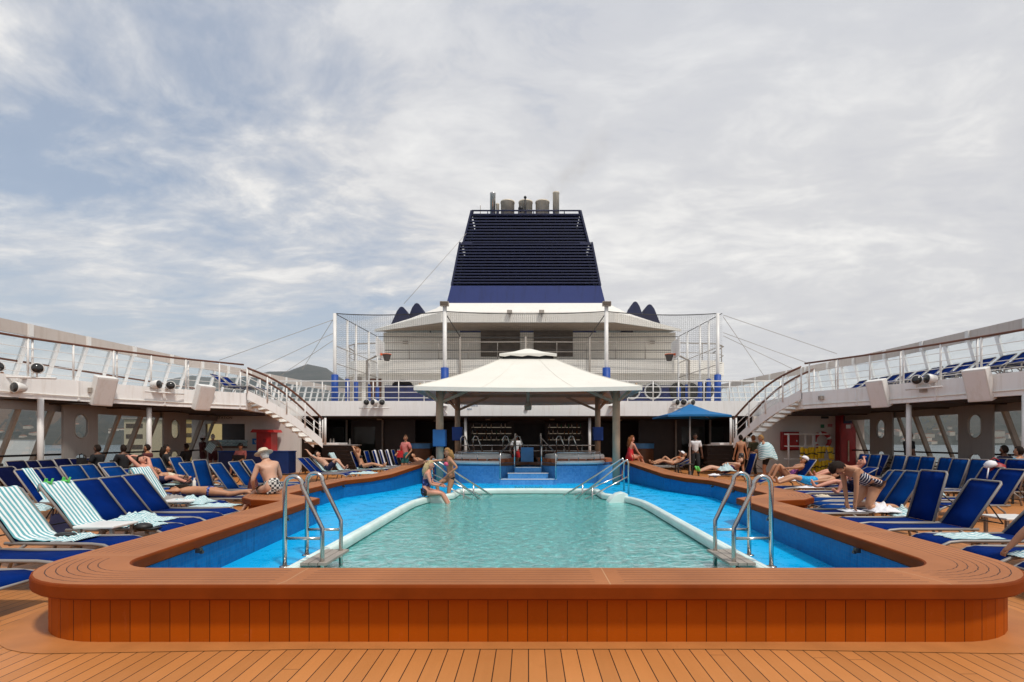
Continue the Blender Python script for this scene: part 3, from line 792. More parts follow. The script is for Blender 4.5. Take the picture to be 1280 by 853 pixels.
# ------------------------------------------------------------------ ship sides
mat('mullion_beige', (.40, .35, .29), .5)
def side(s, inner, nm):
    end = inner[-1]
    # balcony: slab with white fascia
    t = thing('balcony', 'white upper deck balcony along the %s side of the pool deck' % nm, 'balcony', (s * 13, 15, 2.65))
    poly = list(inner) + [(end[0] + s * .5, 21.2), (end[0] + s * .5, 24.0), (s * 15.8, 24.0), (s * 15.8, 6)]
    b = MB(); b.prism(poly, 2.66, 3.28); at0(b.build('slab', 'ship_white', t), t)
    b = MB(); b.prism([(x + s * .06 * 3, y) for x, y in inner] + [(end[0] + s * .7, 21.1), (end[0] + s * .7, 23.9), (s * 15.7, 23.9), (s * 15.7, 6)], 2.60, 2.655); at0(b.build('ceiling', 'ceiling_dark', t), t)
    for k in range(7):
        y = 9 + k * 2.1; b = MB(); b.bx((s * 13.2 - .05, y, 2.56), (s * 15.6, y + .12, 2.60)) ; at0(b.build('ceiling_beam', 'ceiling_dark', t), t)
    for k, q in enumerate(resample([V((x, y, 0)) for x, y in inner], 2.4)[1:]):
        b = MB(); b.bx((q.x - .03, q.y - .03, 2.68), (q.x + .03, q.y + .03, 3.27)); at0(b.build('weld_rib', 'ship_white', t), t)
    b = MB(); b.tube([(x - s * .03, y, 2.80) for x, y in inner], .016, 5); at0(b.build('conduit', 'ship_cream', t), t)
    for k, q in enumerate(resample([V((x, y, 0)) for x, y in inner], 3.3)[1:]):
        b = MB(); b.box((q.x - s * .05, q.y, 3.02), (.12, .16, .14)); at0(b.build('junction_box', 'warm_grey', t), t)
    # railing on its inner edge
    rl = thing('balcony_railing', 'white wire railing with dark wooden handrail on the %s balcony edge' % nm, 'railing', (s * 13, 15, 3.28))
    path = [V((x + s * .08, y, 3.28)) for x, y in inner]
    b = MB(); b.tube([p + V((0, 0, 1.08)) for p in path], .034, 8); at0(b.build('handrail', 'handrail_wood', rl, smooth=True), rl)
    for z in (.12, .34, .56, .80):
        b = MB(); b.tube([p + V((0, 0, z)) for p in path], .010, 5); at0(b.build('wire', 'white_paint', rl), rl)
    for i, p in enumerate(resample(path, 1.06)):
        b = MB(); b.tube([p, p + V((0, 0, 1.06))], .028, 8)
        if i % 2 == 0: b.tube([p + V((0, .13, 0)), p + V((0, .13, 1.06))], .028, 8)
        at0(b.build('post', 'white_paint', rl), rl)
    # wind screen on the outer edge of the upper deck
    sc = thing('wind_screen', 'tall glazed wind screen with white leaning posts on the %s upper deck edge' % nm, 'wind screen', (s * 15.5, 16, 3.28))
    def zt(y): return 4.62 + max(0, y - 14) * .016 + max(0, y - 22) * .014
    zt0 = zt; zt = lambda y: zt0(y) + (.2 if s > 0 else 0)
    ys = [7 + i * 1.02 for i in range(38)]
    xt = lambda y: s * 15.05
    b = MB()
    for y0, y1 in zip(ys, ys[1:]): b.beam((xt(y0), y0, zt(y0) + .16), (xt(y1), y1, zt(y1) + .16), .10, .36)
    at0(b.build('top_beam', 'screen_beam', sc), sc)
    for i, y in enumerate(ys):
        b = MB(); b.beam((s * 15.45, y + .2, 3.28), (xt(y), y + .25, zt(y)), .08, .13, (0, 1, 0)); at0(b.build('post', 'ship_white', sc), sc)
        if i % 2 == 0:
            b = MB(); b.bx((xt(y) - s * .06 - .05, y + .18, zt(y) - .02), (xt(y) - s * .06 + .05, y + .32, zt(y) + .345)); at0(b.build('bracket', 'white_paint', sc), sc)
    b = MB(); b.strip([[(s * 15.45, y, 3.28) for y in ys], [(xt(y) + s * .02, y + .25, zt(y)) for y in ys]], smooth=False); at0(b.build('glass_panel', 'screen_glass', sc), sc)
    b = MB(); b.tube([(s * 15.3, y, 3.86) for y in ys], .035, 6); at0(b.build('lower_rail', 'handrail_wood', sc), sc)
    # enclosed side of the pool deck
    hw = thing('side_wall', 'grey window wall with leaning mullions under the %s balcony' % nm, 'wall', (s * 15, 15, 0))
    b = MB(); b.bx((s * 15.02, 6, 0), (s * 15.25, 23.6, .45)); at0(b.build('sill_wall', 'hull_grey', hw), hw)
    b = MB(); b.bx((s * 14.32, 6, 2.36), (s * 14.5, 23.6, 2.6)); at0(b.build('header', 'hull_grey', hw), hw)
    y = 6.3; i = 0
    while y < 23.5:
        if any(y0_ + .25 < y < y1_ + .75 for y0_, y1_ in ((10.9, 12.1), (15.6, 16.85), (19.9, 21.2))): y += .86; i += 1; continue
        b = MB(); b.beam((s * 15.12, y, .45), (s * 14.42, y + .04, 2.4), .09 if i % 2 else .14, .10, (0, 1, 0)); at0(b.build('mullion', 'mullion_beige', hw), hw); y += 1.0 if i % 2 else .86; i += 1
    b = MB(); b.strip([[(s * 15.16, 6, .45), (s * 15.16, 23.6, .45)], [(s * 14.46, 6.2, 2.4), (s * 14.46, 23.6, 2.4)]], smooth=False); at0(b.build('glass_pane', 'window_glass', hw), hw)
    b = MB(); b.tube([(s * 14.72, 6, 1.04), (s * 14.72, 23.6, 1.04)], .032, 6); at0(b.build('inner_rail', 'black', hw), hw)
    for (y0, y1) in ((10.9, 12.1), (15.6, 16.85), (19.9, 21.2)):
        yc = (y0 + y1) / 2
        outline = [(y0, 0), (y1, 0), (y1, 2.6), (y0, 2.6)]
        def oval(cz, rw, rh): return [(yc + rw * math.cos(R(a)), cz + (rh - rw) * (1 if math.sin(R(a)) > 0 else -1) + rw * math.sin(R(a))) for a in range(5, 365, 15)]
        b = MB(); b.fill([outline, oval(1.93, .25, .38), oval(.72, .23, .34)], 0)
        for f in list(b.bm.faces): pass
        for v in b.bm.verts: v.co = V((s * 14.15, v.co.x, v.co.y))
        g = bmesh.ops.extrude_face_region(b.bm, geom=b.bm.faces[:]); bmesh.ops.translate(b.bm, vec=(s * .07, 0, 0), verts=[v for v in g['geom'] if isinstance(v, bmesh.types.BMVert)])
        pl = at0(b.build('pillar', 'hull_grey', hw), hw)
        b = MB(); q = [V((s * 14.15, a, c)) for a, c in oval(1.93, .25, .38)]; b.tube(q + q[:2], .022, 6); b.build('porthole_rim', 'warm_grey', pl)
    return rl
Lpath = [(-15.3, 6), (-14.5, 11.5), (-13.95, 14.4), (-13.1, 16.4), (-12.25, 17.9), (-10.75, 19.5)]
Rpath = [(14.6, 6), (13.2, 12), (12.75, 13.4), (12.2, 15.2), (11.5, 17.0), (10.3, 19.2)]
side(-1, Lpath, 'left'); side(1, Rpath, 'right')
for s, px, Y, lab in ((-1, 55, 14.6, 'left post nearest the camera'), (-1, 190, 17.4, 'left post beside the two spotlights'), (1, 1132, 16.2, 'right post beside the standing dark figure'), (1, 1277, 13.2, 'right post at the edge of the view')):
    b = MB(); x = wx(px, Y) + s * .1; b.tube([(x, Y, 0), (x, Y, 2.66)], .075, 12); b.lathe([(.12, 0), (.12, .02)], 12, (x, Y, 0))
    tag(b.build('support_post', 'white_paint'), 'white steel post holding up the balcony, ' + lab, 'post', 'white posts under the balconies')
# white slanted boxes hung on the balcony edges
def edge_pt(path, y):
    for (a, b_), (c, d) in zip(path, path[1:]):
        if b_ <= y <= d: t = (y - b_) / (d - b_); return a + (c - a) * t
for s, path, y, lab in ((-1, Lpath, 15.9, 'left balcony near the white post'), (-1, Lpath, 18.4, 'left balcony above the towel station'), (1, Rpath, 14.1, 'right balcony, the larger and nearer one'), (1, Rpath, 16.75, 'right balcony near the stair')):
    x = edge_pt(path, y) - s * .12
    t = thing('hanging_speaker', 'white slanted speaker box hung on the ' + lab, 'speaker', (x, y, 3.02), 0, 'white slanted speaker boxes on the balconies')
    t.rotation_euler = (R(0), s * R(-20), s * R(20))
    b = MB(); b.bx((-.12, -.29, -.46), (.12, .29, .46)); b.build('cabinet', 'white_plastic', t, bevel=.02)
    b = MB(); b.bx((-s * .12 - .008, -.25, -.41), (-s * .12 + .008, .25, .41)); b.build('grille', 'ship_white', t)
def spots(label, loc, n, rz, step=.34, drop=()):
    t = thing('spotlight_cluster', label, 'spotlight', loc, rz, 'white spotlight clusters')
    b = MB(); b.tube([(-.1 - step * .6, 0, 0), (step * n, 0, 0)], .03, 6); b.tube([(step * (n - 1) / 2, 0, 0), (step * (n - 1) / 2, .4, 0)], .03, 6); b.build('bracket', 'white_paint', t)
    for i in range(n):
        dx, dz, tilt = i * step, (.26 if i not in drop else -.28), (-.5 if i % 2 else .5)
        b = MB(); b.lathe([(.05, .22), (.11, .16), (.15, 0), (.155, -.06), (.145, -.085), (.13, -.07), (0, -.07)], 16)
        rot = Matrix.Rotation(R(90), 4, 'X') @ Matrix.Rotation(tilt, 4, 'Y')
        bmesh.ops.transform(b.bm, matrix=Matrix.Translation((dx, 0, dz)) @ Matrix.Rotation(tilt, 4, 'Z') @ Matrix.Rotation(R(-90), 4, 'X'), verts=b.bm.verts)
        for f in b.bm.faces: f.smooth = True
        hd = b.build('lamp_housing', 'white_plastic', t)
        b = MB(); b.lathe([(0, -.072), (.125, -.072), (.125, -.09), (0, -.09)], 16)
        bmesh.ops.transform(b.bm, matrix=Matrix.Translation((dx, 0, dz)) @ Matrix.Rotation(tilt, 4, 'Z') @ Matrix.Rotation(R(-90), 4, 'X'), verts=b.bm.verts)
        b.build('lens', 'lamp_dark', hd)
        b = MB(); b.tube([(dx, 0, 0), (dx, 0, dz * .55)], .02, 6); b.build('yoke', 'white_paint', t)
spots('three white spotlights on a bracket at the left balcony edge', (-14.25, 13.75, 3.2), 3, R(20), .42, (1,))
spots('pair of white spotlights on a bracket above the left white post', (edge_pt(Lpath, 17.2) + .18, 17.2, 3.1), 2, R(60), .42)
spots('single dark faced spotlight with bracket on the right balcony edge', (edge_pt(Rpath, 15.6) - .2, 15.6, 3.06), 2, R(-65), .34)
spots('row of three white spotlights on the middle fascia left of the canopy', (wx(458, 23.8), 23.75, 2.98), 3, 0, .36)
spots('row of three white spotlights on the middle fascia above the blue parasol', (wx(845, 23.8), 23.75, 2.98), 3, 0, .36)

# stairs from the balconies
def stair(s, p0, nm):
    t = thing('deck_stair', 'white open tread stair with dark handrails from the %s balcony' % nm, 'stair', (s * 9.5, 21, 0))
    a, c = V((s * p0[0], p0[1], 3.30)), V((s * 8.62, 21.5, 1.42)); d = (c - a); dn = V((d.x, d.y, 0)).normalized(); nr = V((s * .70, .72, 0))
    nr = (nr - dn * nr.dot(dn)).normalized() * 1.05
    def cur(p, q, k=.18, n=12):       # slightly bowed run, as the flight curves
        return [p.lerp(q, i / n) + V((0, 0, k * math.sin(math.pi * i / n))) for i in range(n + 1)]
    for side_, off in (('near', V((0, 0, 0))), ('far', nr)):
        b = MB(); ps = cur(a + off, c + off)
        b.strip([[p + V((0, 0, .10)) for p in ps], [p + V((0, 0, -.26)) for p in ps], [p + V((0, 0, -.26)) + nr * .05 for p in ps], [p + V((0, 0, .10)) + nr * .05 for p in ps], [p + V((0, 0, .10)) for p in ps]], smooth=False)
        at0(b.build('stringer', 'ship_white', t), t)
        b = MB(); b.tube([p + V((0, 0, .95 + .12 * math.sin(i / 12 * math.pi))) for i, p in enumerate(ps)], .042, 8); at0(b.build('handrail', 'handrail_wood', t, smooth=True), t)
        for z in (.35, .6):
            b = MB(); b.tube([p + V((0, 0, z)) for p in ps], .014, 5); at0(b.build('wire', 'white_paint', t), t)
        for i in range(0, 13, 3):
            b = MB(); b.tube([ps[i], ps[i] + V((0, 0, .95 + .12 * math.sin(i / 12 * math.pi)))], .03, 8); at0(b.build('post', 'white_paint', t), t)
    for i in range(1, 11):
        p = cur(a, c)[0].lerp(c, i / 11) + V((0, 0, .18 * math.sin(math.pi * i / 11) - .12)); b = MB()
        b.beam(p + nr * .06 - V((0, 0, .12)), p + nr * 1.0 - V((0, 0, .12)), .27, .05); at0(b.build('tread', 'ship_cream', t), t)
    # landing and lower flight turning aft
    b = MB(); q = c + nr * .5; b.box((c.x + nr.x * .5 - s * .3, c.y + nr.y * .5 + .45, 1.33), (1.2, 1.1, .08)); at0(b.build('landing', 'ship_white', t), t)
    for i in range(7):
        b = MB(); b.box((c.x + nr.x * .5 - s * .3, c.y + nr.y * .5 + 1.1 + i * .26, 1.16 - i * .18), (1.0, .26, .05)); at0(b.build('tread', 'dark_wood', t), t)
    for k in (-.1, .12):
        b = MB(); b.tube([c + V((k * s, .02, -.12)), c + V((k * s, .02, 1.0))], .045, 10); at0(b.build('newel_post', 'white_paint', t), t)
    b = MB(); b.box(c + V((s * .35, -.04, .02)), (.14, .02, .12)); at0(b.build('green_sign', 'green', t), t)
stair(-1, (10.75, 19.6), 'left'); stair(1, (10.3, 19.3), 'right')

# cross walls closing the deck beside the stairs
lw = thing('towel_station_wall', 'cream wall with towel hatch and lettering beside the left stair', 'wall', (-13, 23.6, 0))
b = MB()
x0, x1 = wx(257, 23.6), wx(306, 23.6); z0, z1 = 1.2, 2.24
b.bx((-15.5, 23.6, 0), (x0, 23.75, 2.6)); b.bx((x1, 23.6, 0), (-10.5, 23.75, 2.6)); b.bx((x0 + .001, 23.602, z1), (x1 - .001, 23.748, 2.598)); b.bx((x0 + .001, 23.602, 0), (x1 - .001, 23.748, z0))
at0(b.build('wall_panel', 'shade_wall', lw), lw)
b = MB(); b.bx((x0 - .1, 23.4, z0 - .06), (x1 + .12, 23.9, z0 - .005)); at0(b.build('counter', 'wood_mid', lw), lw)
b = MB(); b.bx((x0 - .2, 25.2, .6), (x1 + .2, 25.3, 2.6)); at0(b.build('hatch_back', 'dark_wood', lw), lw)
w1 = text('lettering', 'TOWEL', .17, (wx(281, 23.6), 23.59, wz(516, 23.6)), (R(90), 0, 0), 'text_dark', lw); at0(w1, lw)
w2 = text('lettering', 'STATION', .17, (wx(281, 23.6), 23.59, wz(522.5, 23.6)), (R(90), 0, 0), 'text_dark', lw); at0(w2, lw)
rw = thing('equipment_wall', 'cream wall carrying red safety gear beside the right stair', 'wall', (13, 23.6, 0))
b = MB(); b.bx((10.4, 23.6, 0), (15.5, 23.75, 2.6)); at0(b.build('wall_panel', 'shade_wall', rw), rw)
# ------------------------------------------------------------------ middle block: bar under the upper deck, sports court, funnel
mb_ = thing('deck_house', 'white fronted deck house with a dark open bar beneath, beyond the pool', 'deck house', (0, 24, 0))
def part(name, m, b, t=mb_, **k): return at0(b.build(name, m, t, **k), t)
b = MB(); b.prism([(-11.3, 24.0), (11.1, 24.0), (11.1, 33), (-11.3, 33)], 2.62, 3.32); part('front_fascia', 'ship_white', b)
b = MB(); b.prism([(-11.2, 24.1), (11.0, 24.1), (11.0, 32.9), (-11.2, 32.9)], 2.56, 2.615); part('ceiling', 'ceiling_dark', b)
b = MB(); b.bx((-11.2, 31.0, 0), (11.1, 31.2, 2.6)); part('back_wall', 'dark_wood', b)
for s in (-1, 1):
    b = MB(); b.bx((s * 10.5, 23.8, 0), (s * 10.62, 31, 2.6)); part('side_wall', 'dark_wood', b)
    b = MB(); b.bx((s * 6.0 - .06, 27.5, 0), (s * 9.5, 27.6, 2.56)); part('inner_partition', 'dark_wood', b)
    for px in ((433, 400, 478) if s < 0 else (888, 845, 912)):
        x = wx(px, 27.3); b = MB(); b.bx((x - .04, 27.3, 0), (x + .04, 27.4, 2.56)); part('door_frame', 'warm_grey', b)
    for px in ((416, 455) if s < 0 else (866, 900)):
        x = wx(px, 27.44); b = MB(); b.bx((x - .6, 27.44, .3), (x + .6, 27.46, 2.2)); part('dark_glass', mat('smoked_glass', (.02, .022, .02), .08), b)
for px in (582, 737):
    x = wx(px, 24.4); b = MB(); b.tube([(x, 24.4, 0), (x, 24.4, 2.6)], .07, 10); part('white_post', 'white_paint', b)
for px, Y in ((474, 26), (545, 28), (690, 26), (775, 27), (610, 26)):
    b = MB(); b.lathe([(.14, 0), (.11, -.05), (0, -.06)], 14, (wx(px, Y), Y, 2.56)); part('ceiling_lamp', 'warm_grey', b)
for i, (px, w, tx) in enumerate(((586, .5, 'X'),)):
    part_o = text('lettering', "CAPTAIN'S", .16, (wx(587, 24), 23.985, wz(507, 24)), (R(90), 0, 0), 'text_blue', mb_); at0(part_o, mb_)
    part_o = text('lettering', 'BAR', .12, (wx(587, 24), 23.985, wz(511.6, 24)), (R(90), 0, 0), 'text_blue', mb_); at0(part_o, mb_)
b = MB(); b.tube([(wx(658, 24), 23.93, wz(511, 24)), (wx(658, 24), 23.99, wz(511, 24))], .09, 14); part('round_vent', 'warm_grey', b)
for s in (-1, 1):
    for k, (w, z) in enumerate(((1.2, 0),)):
        x = s * 4.0; b = MB(); b.bx((x - .22, 23.6, 3.06), (x + .22, 24.0, 3.1)); b.beam((x, 23.65, 3.05), (x - s * .2, 23.98, 2.72), .05, .05); part('fascia_bracket', 'ship_white', b)
b = MB(); b.bx((-1.1, 28.3, 2.42), (.9, 28.34, 2.58)); part('bar_header', 'dark_wood', b)
# bar, bottle shelves
m, nt, bs = new_mat('lit_shelf'); MATS['lit_shelf'] = m
bs.inputs['Base Color'].default_value = (.5, .45, .38, 1); bs.inputs['Emission Color'].default_value = (1, .82, .6, 1); bs.inputs['Emission Strength'].default_value = .22
mat('bottle_clear', (.8, .76, .68), .1); mat('bottle_amber', (.30, .12, .03), .1); mat('bottle_green', (.03, .16, .06), .1)
random.seed(11)
for px0, px1, lab in ((588, 640, 'left'), (684, 728, 'right')):
    xa, xb = wx(px0, 29.4), wx(px1, 29.4)
    t = thing('bottle_shelf', 'dark back bar with three lit shelves of bottles, %s of the serving gap' % lab, 'shelf', ((xa + xb) / 2, 29.5, 1.3), 0, 'back bar shelves')
    w = xb - xa; b = MB(); b.bx((-w / 2 - .1, .12, -.1), (w / 2 + .1, .2, 1.2)); b.build('back_panel', 'dark_wood', t)
    for k in range(3):
        z = .18 + k * .36; b = MB(); b.bx((-w / 2, -.12, z - .03), (w / 2, .12, z)); sh = b.build('shelf', 'dark_wood', t)
        b = MB(); b.bx((-w / 2 + .05, .08, z + .005), (w / 2 - .05, .115, z + .03)); b.build('light_strip', 'lit_shelf', sh)
        nb = 9
        for q in range(nb):
            if random.random() < .12: continue
            x = -w / 2 + .12 + (w - .24) * q / (nb - 1) + random.uniform(-.04, .04); h = random.uniform(.2, .28)
            b = MB(); b.lathe([(.036, 0), (.038, h * .6), (.014, h * .78), (.014, h), (0, h)], 8)
            o = b.build('bottle', random.choice(('bottle_clear', 'bottle_clear', 'bottle_amber', 'bottle_green')), None, loc=(t.location.x + x, t.location.y - .02, t.location.z + z + .001))
            tag(o, 'small bottle standing on the lit %s back bar shelf' % lab, 'bottle', 'bottles on the %s back bar shelf' % lab)
for px0, px1, Y, lab in ((508, 537, 26.2, 'curved bar counter with a light blue top band left of the canopy'), (788, 817, 26.2, 'curved brown bar counter with a light blue top band right of the canopy')):
    xa, xb = wx(px0, Y), wx(px1, Y); t = thing('bar_counter', lab, 'bar counter', ((xa + xb) / 2, Y, 0)); w = xb - xa
    arcp = [(-w / 2 + w * i / 12, -.35 * math.sin(math.pi * i / 12)) for i in range(13)] + [(w / 2, .6), (-w / 2, .6)]
    b = MB(); b.prism(arcp, 0, 1.05); b.build('counter_body', 'wood_mid', t)
    b = MB(); b.prism([(x * 1.03, y - .03 if y < .5 else y) for x, y in arcp], 1.06, 1.32); b.build('blue_band', 'light_blue', t)
    b = MB(); b.prism([(x * 1.06, y - .06 if y < .5 else y) for x, y in arcp], 1.325, 1.36); b.build('counter_top', 'dark_wood', t)
b = MB(); b.bx((-3.6, 28.4, 0), (2.9, 28.9, 1.12)); b.bx((-3.7, 28.3, 1.125), (3.0, 29.0, 1.17))
tag(b.build('service_bar', 'dark_wood'), 'long dark service bar in front of the lit bottle shelves', 'bar counter')
for px0, px1, lab in ((402, 447, 'white edged side counter with glasses beside the left stair'), (884, 916, 'white edged side counter beside the right stair')):
    t = thing('side_counter', lab, 'counter', (wx((px0 + px1) / 2, 25.2), 25.2, 0)); w = abs(wx(px1, 25.2) - wx(px0, 25.2))
    b = MB(); b.bx((-w / 2, 0, 0), (w / 2, .5, 1.22)); b.build('counter_body', 'dark_wood', t)
    b = MB(); b.bx((-w / 2 - .03, -.06, 1.223), (w / 2 + .03, .55, 1.27)); b.build('counter_top', 'white_plastic', t)
    if px0 < 500:
        for x in (-.5, -.35, .45):
            b = MB(); b.lathe([(.05, 0), (.05, .02), (.045, .2), (.02, .26), (.02, .3)], 10)
            tag(b.build('bottle', 'bottle_clear', None, loc=(t.location.x + x, 25.35, 1.272)), 'pale bottle standing on the white edged counter by the left stair', 'bottle', 'bottles on the side counter')
# upper front railing
rl = thing('front_railing', 'white bar railing across the top of the deck house front', 'railing', (0, 24.1, 3.32))
for z, r in ((.95, .03), (.68, .018), (.42, .018), (.16, .018)):
    b = MB(); b.tube([(-12.4, 24.15, 3.32 + z), (12.2, 24.15, 3.32 + z)], r, 6); part('rail', 'white_paint' if z < .9 else 'white_paint', b, rl)
for i in range(21):
    x = -12.1 + i * 1.2; b = MB(); b.tube([(x, 24.15, 3.32), (x, 24.15, 4.27)], .028, 6); part('post', 'white_paint', b, rl)
# second level
up = thing('sports_deck_house', 'cream upper house with navy porthole band and balcony behind the sports net', 'deck house', (0, 31, 3.3))
b = MB(); b.bx((-10.6, 31.0, 3.32), (11.3, 31.2, 5.45)); part('wall', 'ship_cream', b, up)
b = MB(); b.bx((wx(481, 31), 30.97, 3.32), (wx(887, 31), 30.998, 4.78)); b.lathe([(0, 0), (.62, 0)], 20, (0, 0, 0))
for v in list(b.bm.verts)[8:]:
    v.co = V((wx(503, 31) + v.co.x, 30.985, 4.78 + v.co.y * .55))
part('navy_band', 'navy_plate', b, up)
for px, dark in ((770, 0), (790, 0), (816, 0), (847, 1), (863, 1), (882, 1)):
    b = MB(); x, z = wx(px, 30.9), wz(489, 30.9)
    b.tube([(x, 30.9, z), (x, 31.02, z)], .43, 22); o = part('porthole', 'smoked_glass', b, up)
    ring = [(x + .47 * math.cos(R(a)), 30.9, z + .47 * math.sin(R(a))) for a in range(0, 391, 15)]
    b = MB(); b.tube(ring, .05 if not dark else .03, 6); b.build('porthole_ring', 'ship_white' if not dark else 'smoked_glass', o)
for px0, px1 in ((432, 441), (447, 452)):
    b = MB(); b.bx((wx(px0, 31), 30.94, 3.4), (wx(px1, 31), 30.99, 5.3)); part('pilaster', 'warm_grey', b, up)
b = MB(); b.bx((wx(462, 31), 30.95, 3.4), (wx(477, 31), 30.99, 5.2)); part('brown_door', 'handrail_wood', b, up)
pl = [(-11.4, 34), (-11.2, 31.6), (-10.4, 30.7), (-8, 30.3), (0, 30.1), (8.6, 30.3), (11.4, 30.7), (12.1, 31.6), (12.3, 34)]
b = MB(); b.prism(pl, 5.45, 6.25); part('balcony_slab', 'ship_cream', b, up)
pr = [V((x, y + .1, 6.25)) for x, y in pl]
for z, r in ((.45, .02), (1.02, .035)):
    b = MB(); b.tube([p + V((0, 0, z)) for p in pr], r, 6); part('balcony_rail', 'warm_grey', b, up)
for p in resample(pr, 1.75):
    b = MB(); b.tube([p, p + V((0, 0, 1.02))], .025, 6); part('rail_post', 'warm_grey', b, up)
for s in (-1, 1):
    b = MB(); b.prism([(s * 11.35, 24.002), (s * 15.7, 24.002), (s * 15.7, 45), (s * 11.35, 45)], 2.66, 3.28); part('wing_deck', 'ship_white', b)
b = MB(); b.bx((-9.6, 34.0, 6.25), (9.8, 34.2, 8.62)); part('upper_wall', 'ship_cream', b, up)
for px0, px1 in ((601, 650), (667, 716)):
    b = MB(); b.bx((wx(px0, 34), 33.92, wz(446, 34)), (wx(px1, 34), 33.995, wz(405, 34))); o = part('louvre_panel', 'louvre_brown', b, up)
    b = MB()
    for k in range(9):
        z = wz(446, 34) + .1 + k * .24; b.bx((wx(px0, 34) + .08, 33.87, z), (wx(px1, 34) - .08, 33.915, z + .05))
    b.build('louvre_slats', 'louvre_brown', o)
for px in (507, 815):
    b = MB(); b.bx((wx(px, 34) - .16, 33.86, wz(430, 34)), (wx(px, 34) + .16, 33.99, wz(427, 34))); part('wall_lamp', 'warm_grey', b, up)
# sweeping roof
xs_ = [-9.95, -8.3, -6.6, -5.2, -3.5, -1.75, 0, 1.75, 3.5, 5.2, 6.6, 8.3, 9.95]
lower, mid, topr, back, sof = [], [], [], [], []
for x in xs_:
    e = max(0, (abs(x) - 5.2) / 4.75); y = 30.6 + 2.6 * e; sg = 1 if x > 0 else -1
    lower.append((x, y, 8.52)); mid.append((x, y - .02, 9.12 - .46 * e))
    topr.append((min(5.3, abs(x)) * sg, 32.2 + 1.6 * e, 10.1)); back.append((min(5.3, abs(x)) * sg, 39.9, 10.3)); sof.append((x, 34.05, 8.75))
b = MB(); b.strip([lower, mid, topr, back], smooth=False)
for r in (0, -1): b.face([lower[r], mid[r], topr[r], back[r], (back[r][0], back[r][1], 8.7), (lower[r][0], 34.0, 8.75)])
b2 = MB(); b2.strip([[(p[0], p[1] + .02, p[2] - .01) for p in lower], sof], smooth=False); part('roof_soffit', mat('soffit_shade_tan', (.30, .235, .18), .7), b2, up)  # shade under the eaves painted into the soffit colour
rf = part('sweeping_roof', 'ship_cream', b, up)
for s in (-1, 1):
    for k, (px, w, hh) in enumerate(((502, 23, 383.5), (521, 23, 379)) if s < 0 else ((794, 21, 377), (812, 23, 380.5))):
        Y = 37 + k * .5; x = wx(px, Y); hw = w * Y / 640 / 2 * 1.05; zt_ = wz(hh, Y)
        pts = [(x - hw * 1.9, 8.6), (x - hw * .5, zt_ - .34), (x - hw * .2, zt_ - .05), (x, zt_), (x + hw * .2, zt_ - .05), (x + hw * .5, zt_ - .34), (x + hw * 1.9, 8.6)]
        b = MB(); b.prism_y(pts, Y, Y + 1.2)
        tag(b.build('vent_cowl', 'navy_deep'), 'navy rounded vent cowl on the roof, %s of the %s pair' % (('outer', 'inner')[k] if s < 0 else ('inner', 'outer')[k], 'left' if s < 0 else 'right'), 'vent', 'navy vent cowls')
# funnel
fn = thing('funnel', 'huge navy slatted ship funnel with steel exhaust pipes on top', 'funnel', (0, 40, 9.9))
YF = 40.0
def fw2(z):                          # half width at height z
    if z < 13.56: return 6.2 + (5.85 - 6.2) * (z - 12.2) / 1.36
    if z < 16.95: return 5.82 + (5.15 - 5.82) * (z - 13.56) / 3.39
    return 4.92 + (4.25 - 4.92) * (z - 16.95) / 2.5
cx_ = wx(657.5, YF)
def slab(b, z0, z1, y0, y1, grow=0):
    a, c = fw2(z0) + grow, fw2(z1) + grow
    lo = [(cx_ - a, y0, z0), (cx_ + a, y0, z0), (cx_ + a, y1, z0), (cx_ - a, y1, z0)]; hi = [(cx_ - c, y0, z1), (cx_ + c, y0, z1), (cx_ + c, y1, z1), (cx_ - c, y1, z1)]
    for i in range(4): j = (i + 1) % 4; b.face([lo[i], lo[j], hi[j], hi[i]])
    b.face(lo[::-1]); b.face(hi)
b = MB(); slab(b, 9.9, 13.54, YF, YF + 6); part('plinth', 'navy_plate', b, fn)
b = MB(); slab(b, 13.55, 16.9, YF + .55, YF + 5.6, -.5); slab(b, 16.96, 19.0, YF + .75, YF + 5.4, -.5); part('dark_core', 'funnel_dark', b, fn)
for px in (625, 645, 702):
    b = MB(); x = wx(px, YF + .4); b.bx((x - .35, YF + .38, 13.6), (x + .35, YF + .5, 15.4 if px != 702 else 17.2)); part('inner_duct', 'navy_deep', b, fn)
b = MB(); z = 13.72; nsl = 0
while z < 19.2:
    slab(b, z, z + .10, YF + (.0 if z < 16.9 else .12), YF + .26); 
    a = fw2(z)
    for s in (-1, 1): b.bx((cx_ + s * a - .1, YF + .265, z), (cx_ + s * a + .02, YF + 5.9, z + .10))
    z += .232; nsl += 1
part('louvres', 'navy', b, fn)
for px in (566, 609, 657, 705, 749):
    b = MB(); q = (px - 657.5) / 92; 
    b.beam((cx_ + q * 5.7, YF + .32, 13.5), (cx_ + q * 5.05, YF + .32, 16.9), .12, .12); b.beam((cx_ + q * 4.85, YF + .36, 16.95), (cx_ + q * 4.2, YF + .36, 19.5), .12, .12); part('upright', 'navy_deep', b, fn)
for s in (-1, 1):
    b = MB()
    b.beam((cx_ + s * 5.05, YF + .12, 16.9), (cx_ + s * 4.2, YF + .12, 16.9), .2, .12)
    b.beam((cx_ + s * 4.9, YF + .1, 16.95), (cx_ + s * 4.27, YF + .1, 19.45), .16, .14); b.beam((cx_ + s * 5.82, YF + .06, 13.56), (cx_ + s * 5.15, YF + .06, 16.95), .16, .14)
    part('corner_post', 'navy', b, fn)
b = MB()
for y in (YF + .1, YF + 5.6): b.tube([(cx_ - 4.25, y, 19.45), (cx_ + 4.25, y, 19.45)], .06, 6)
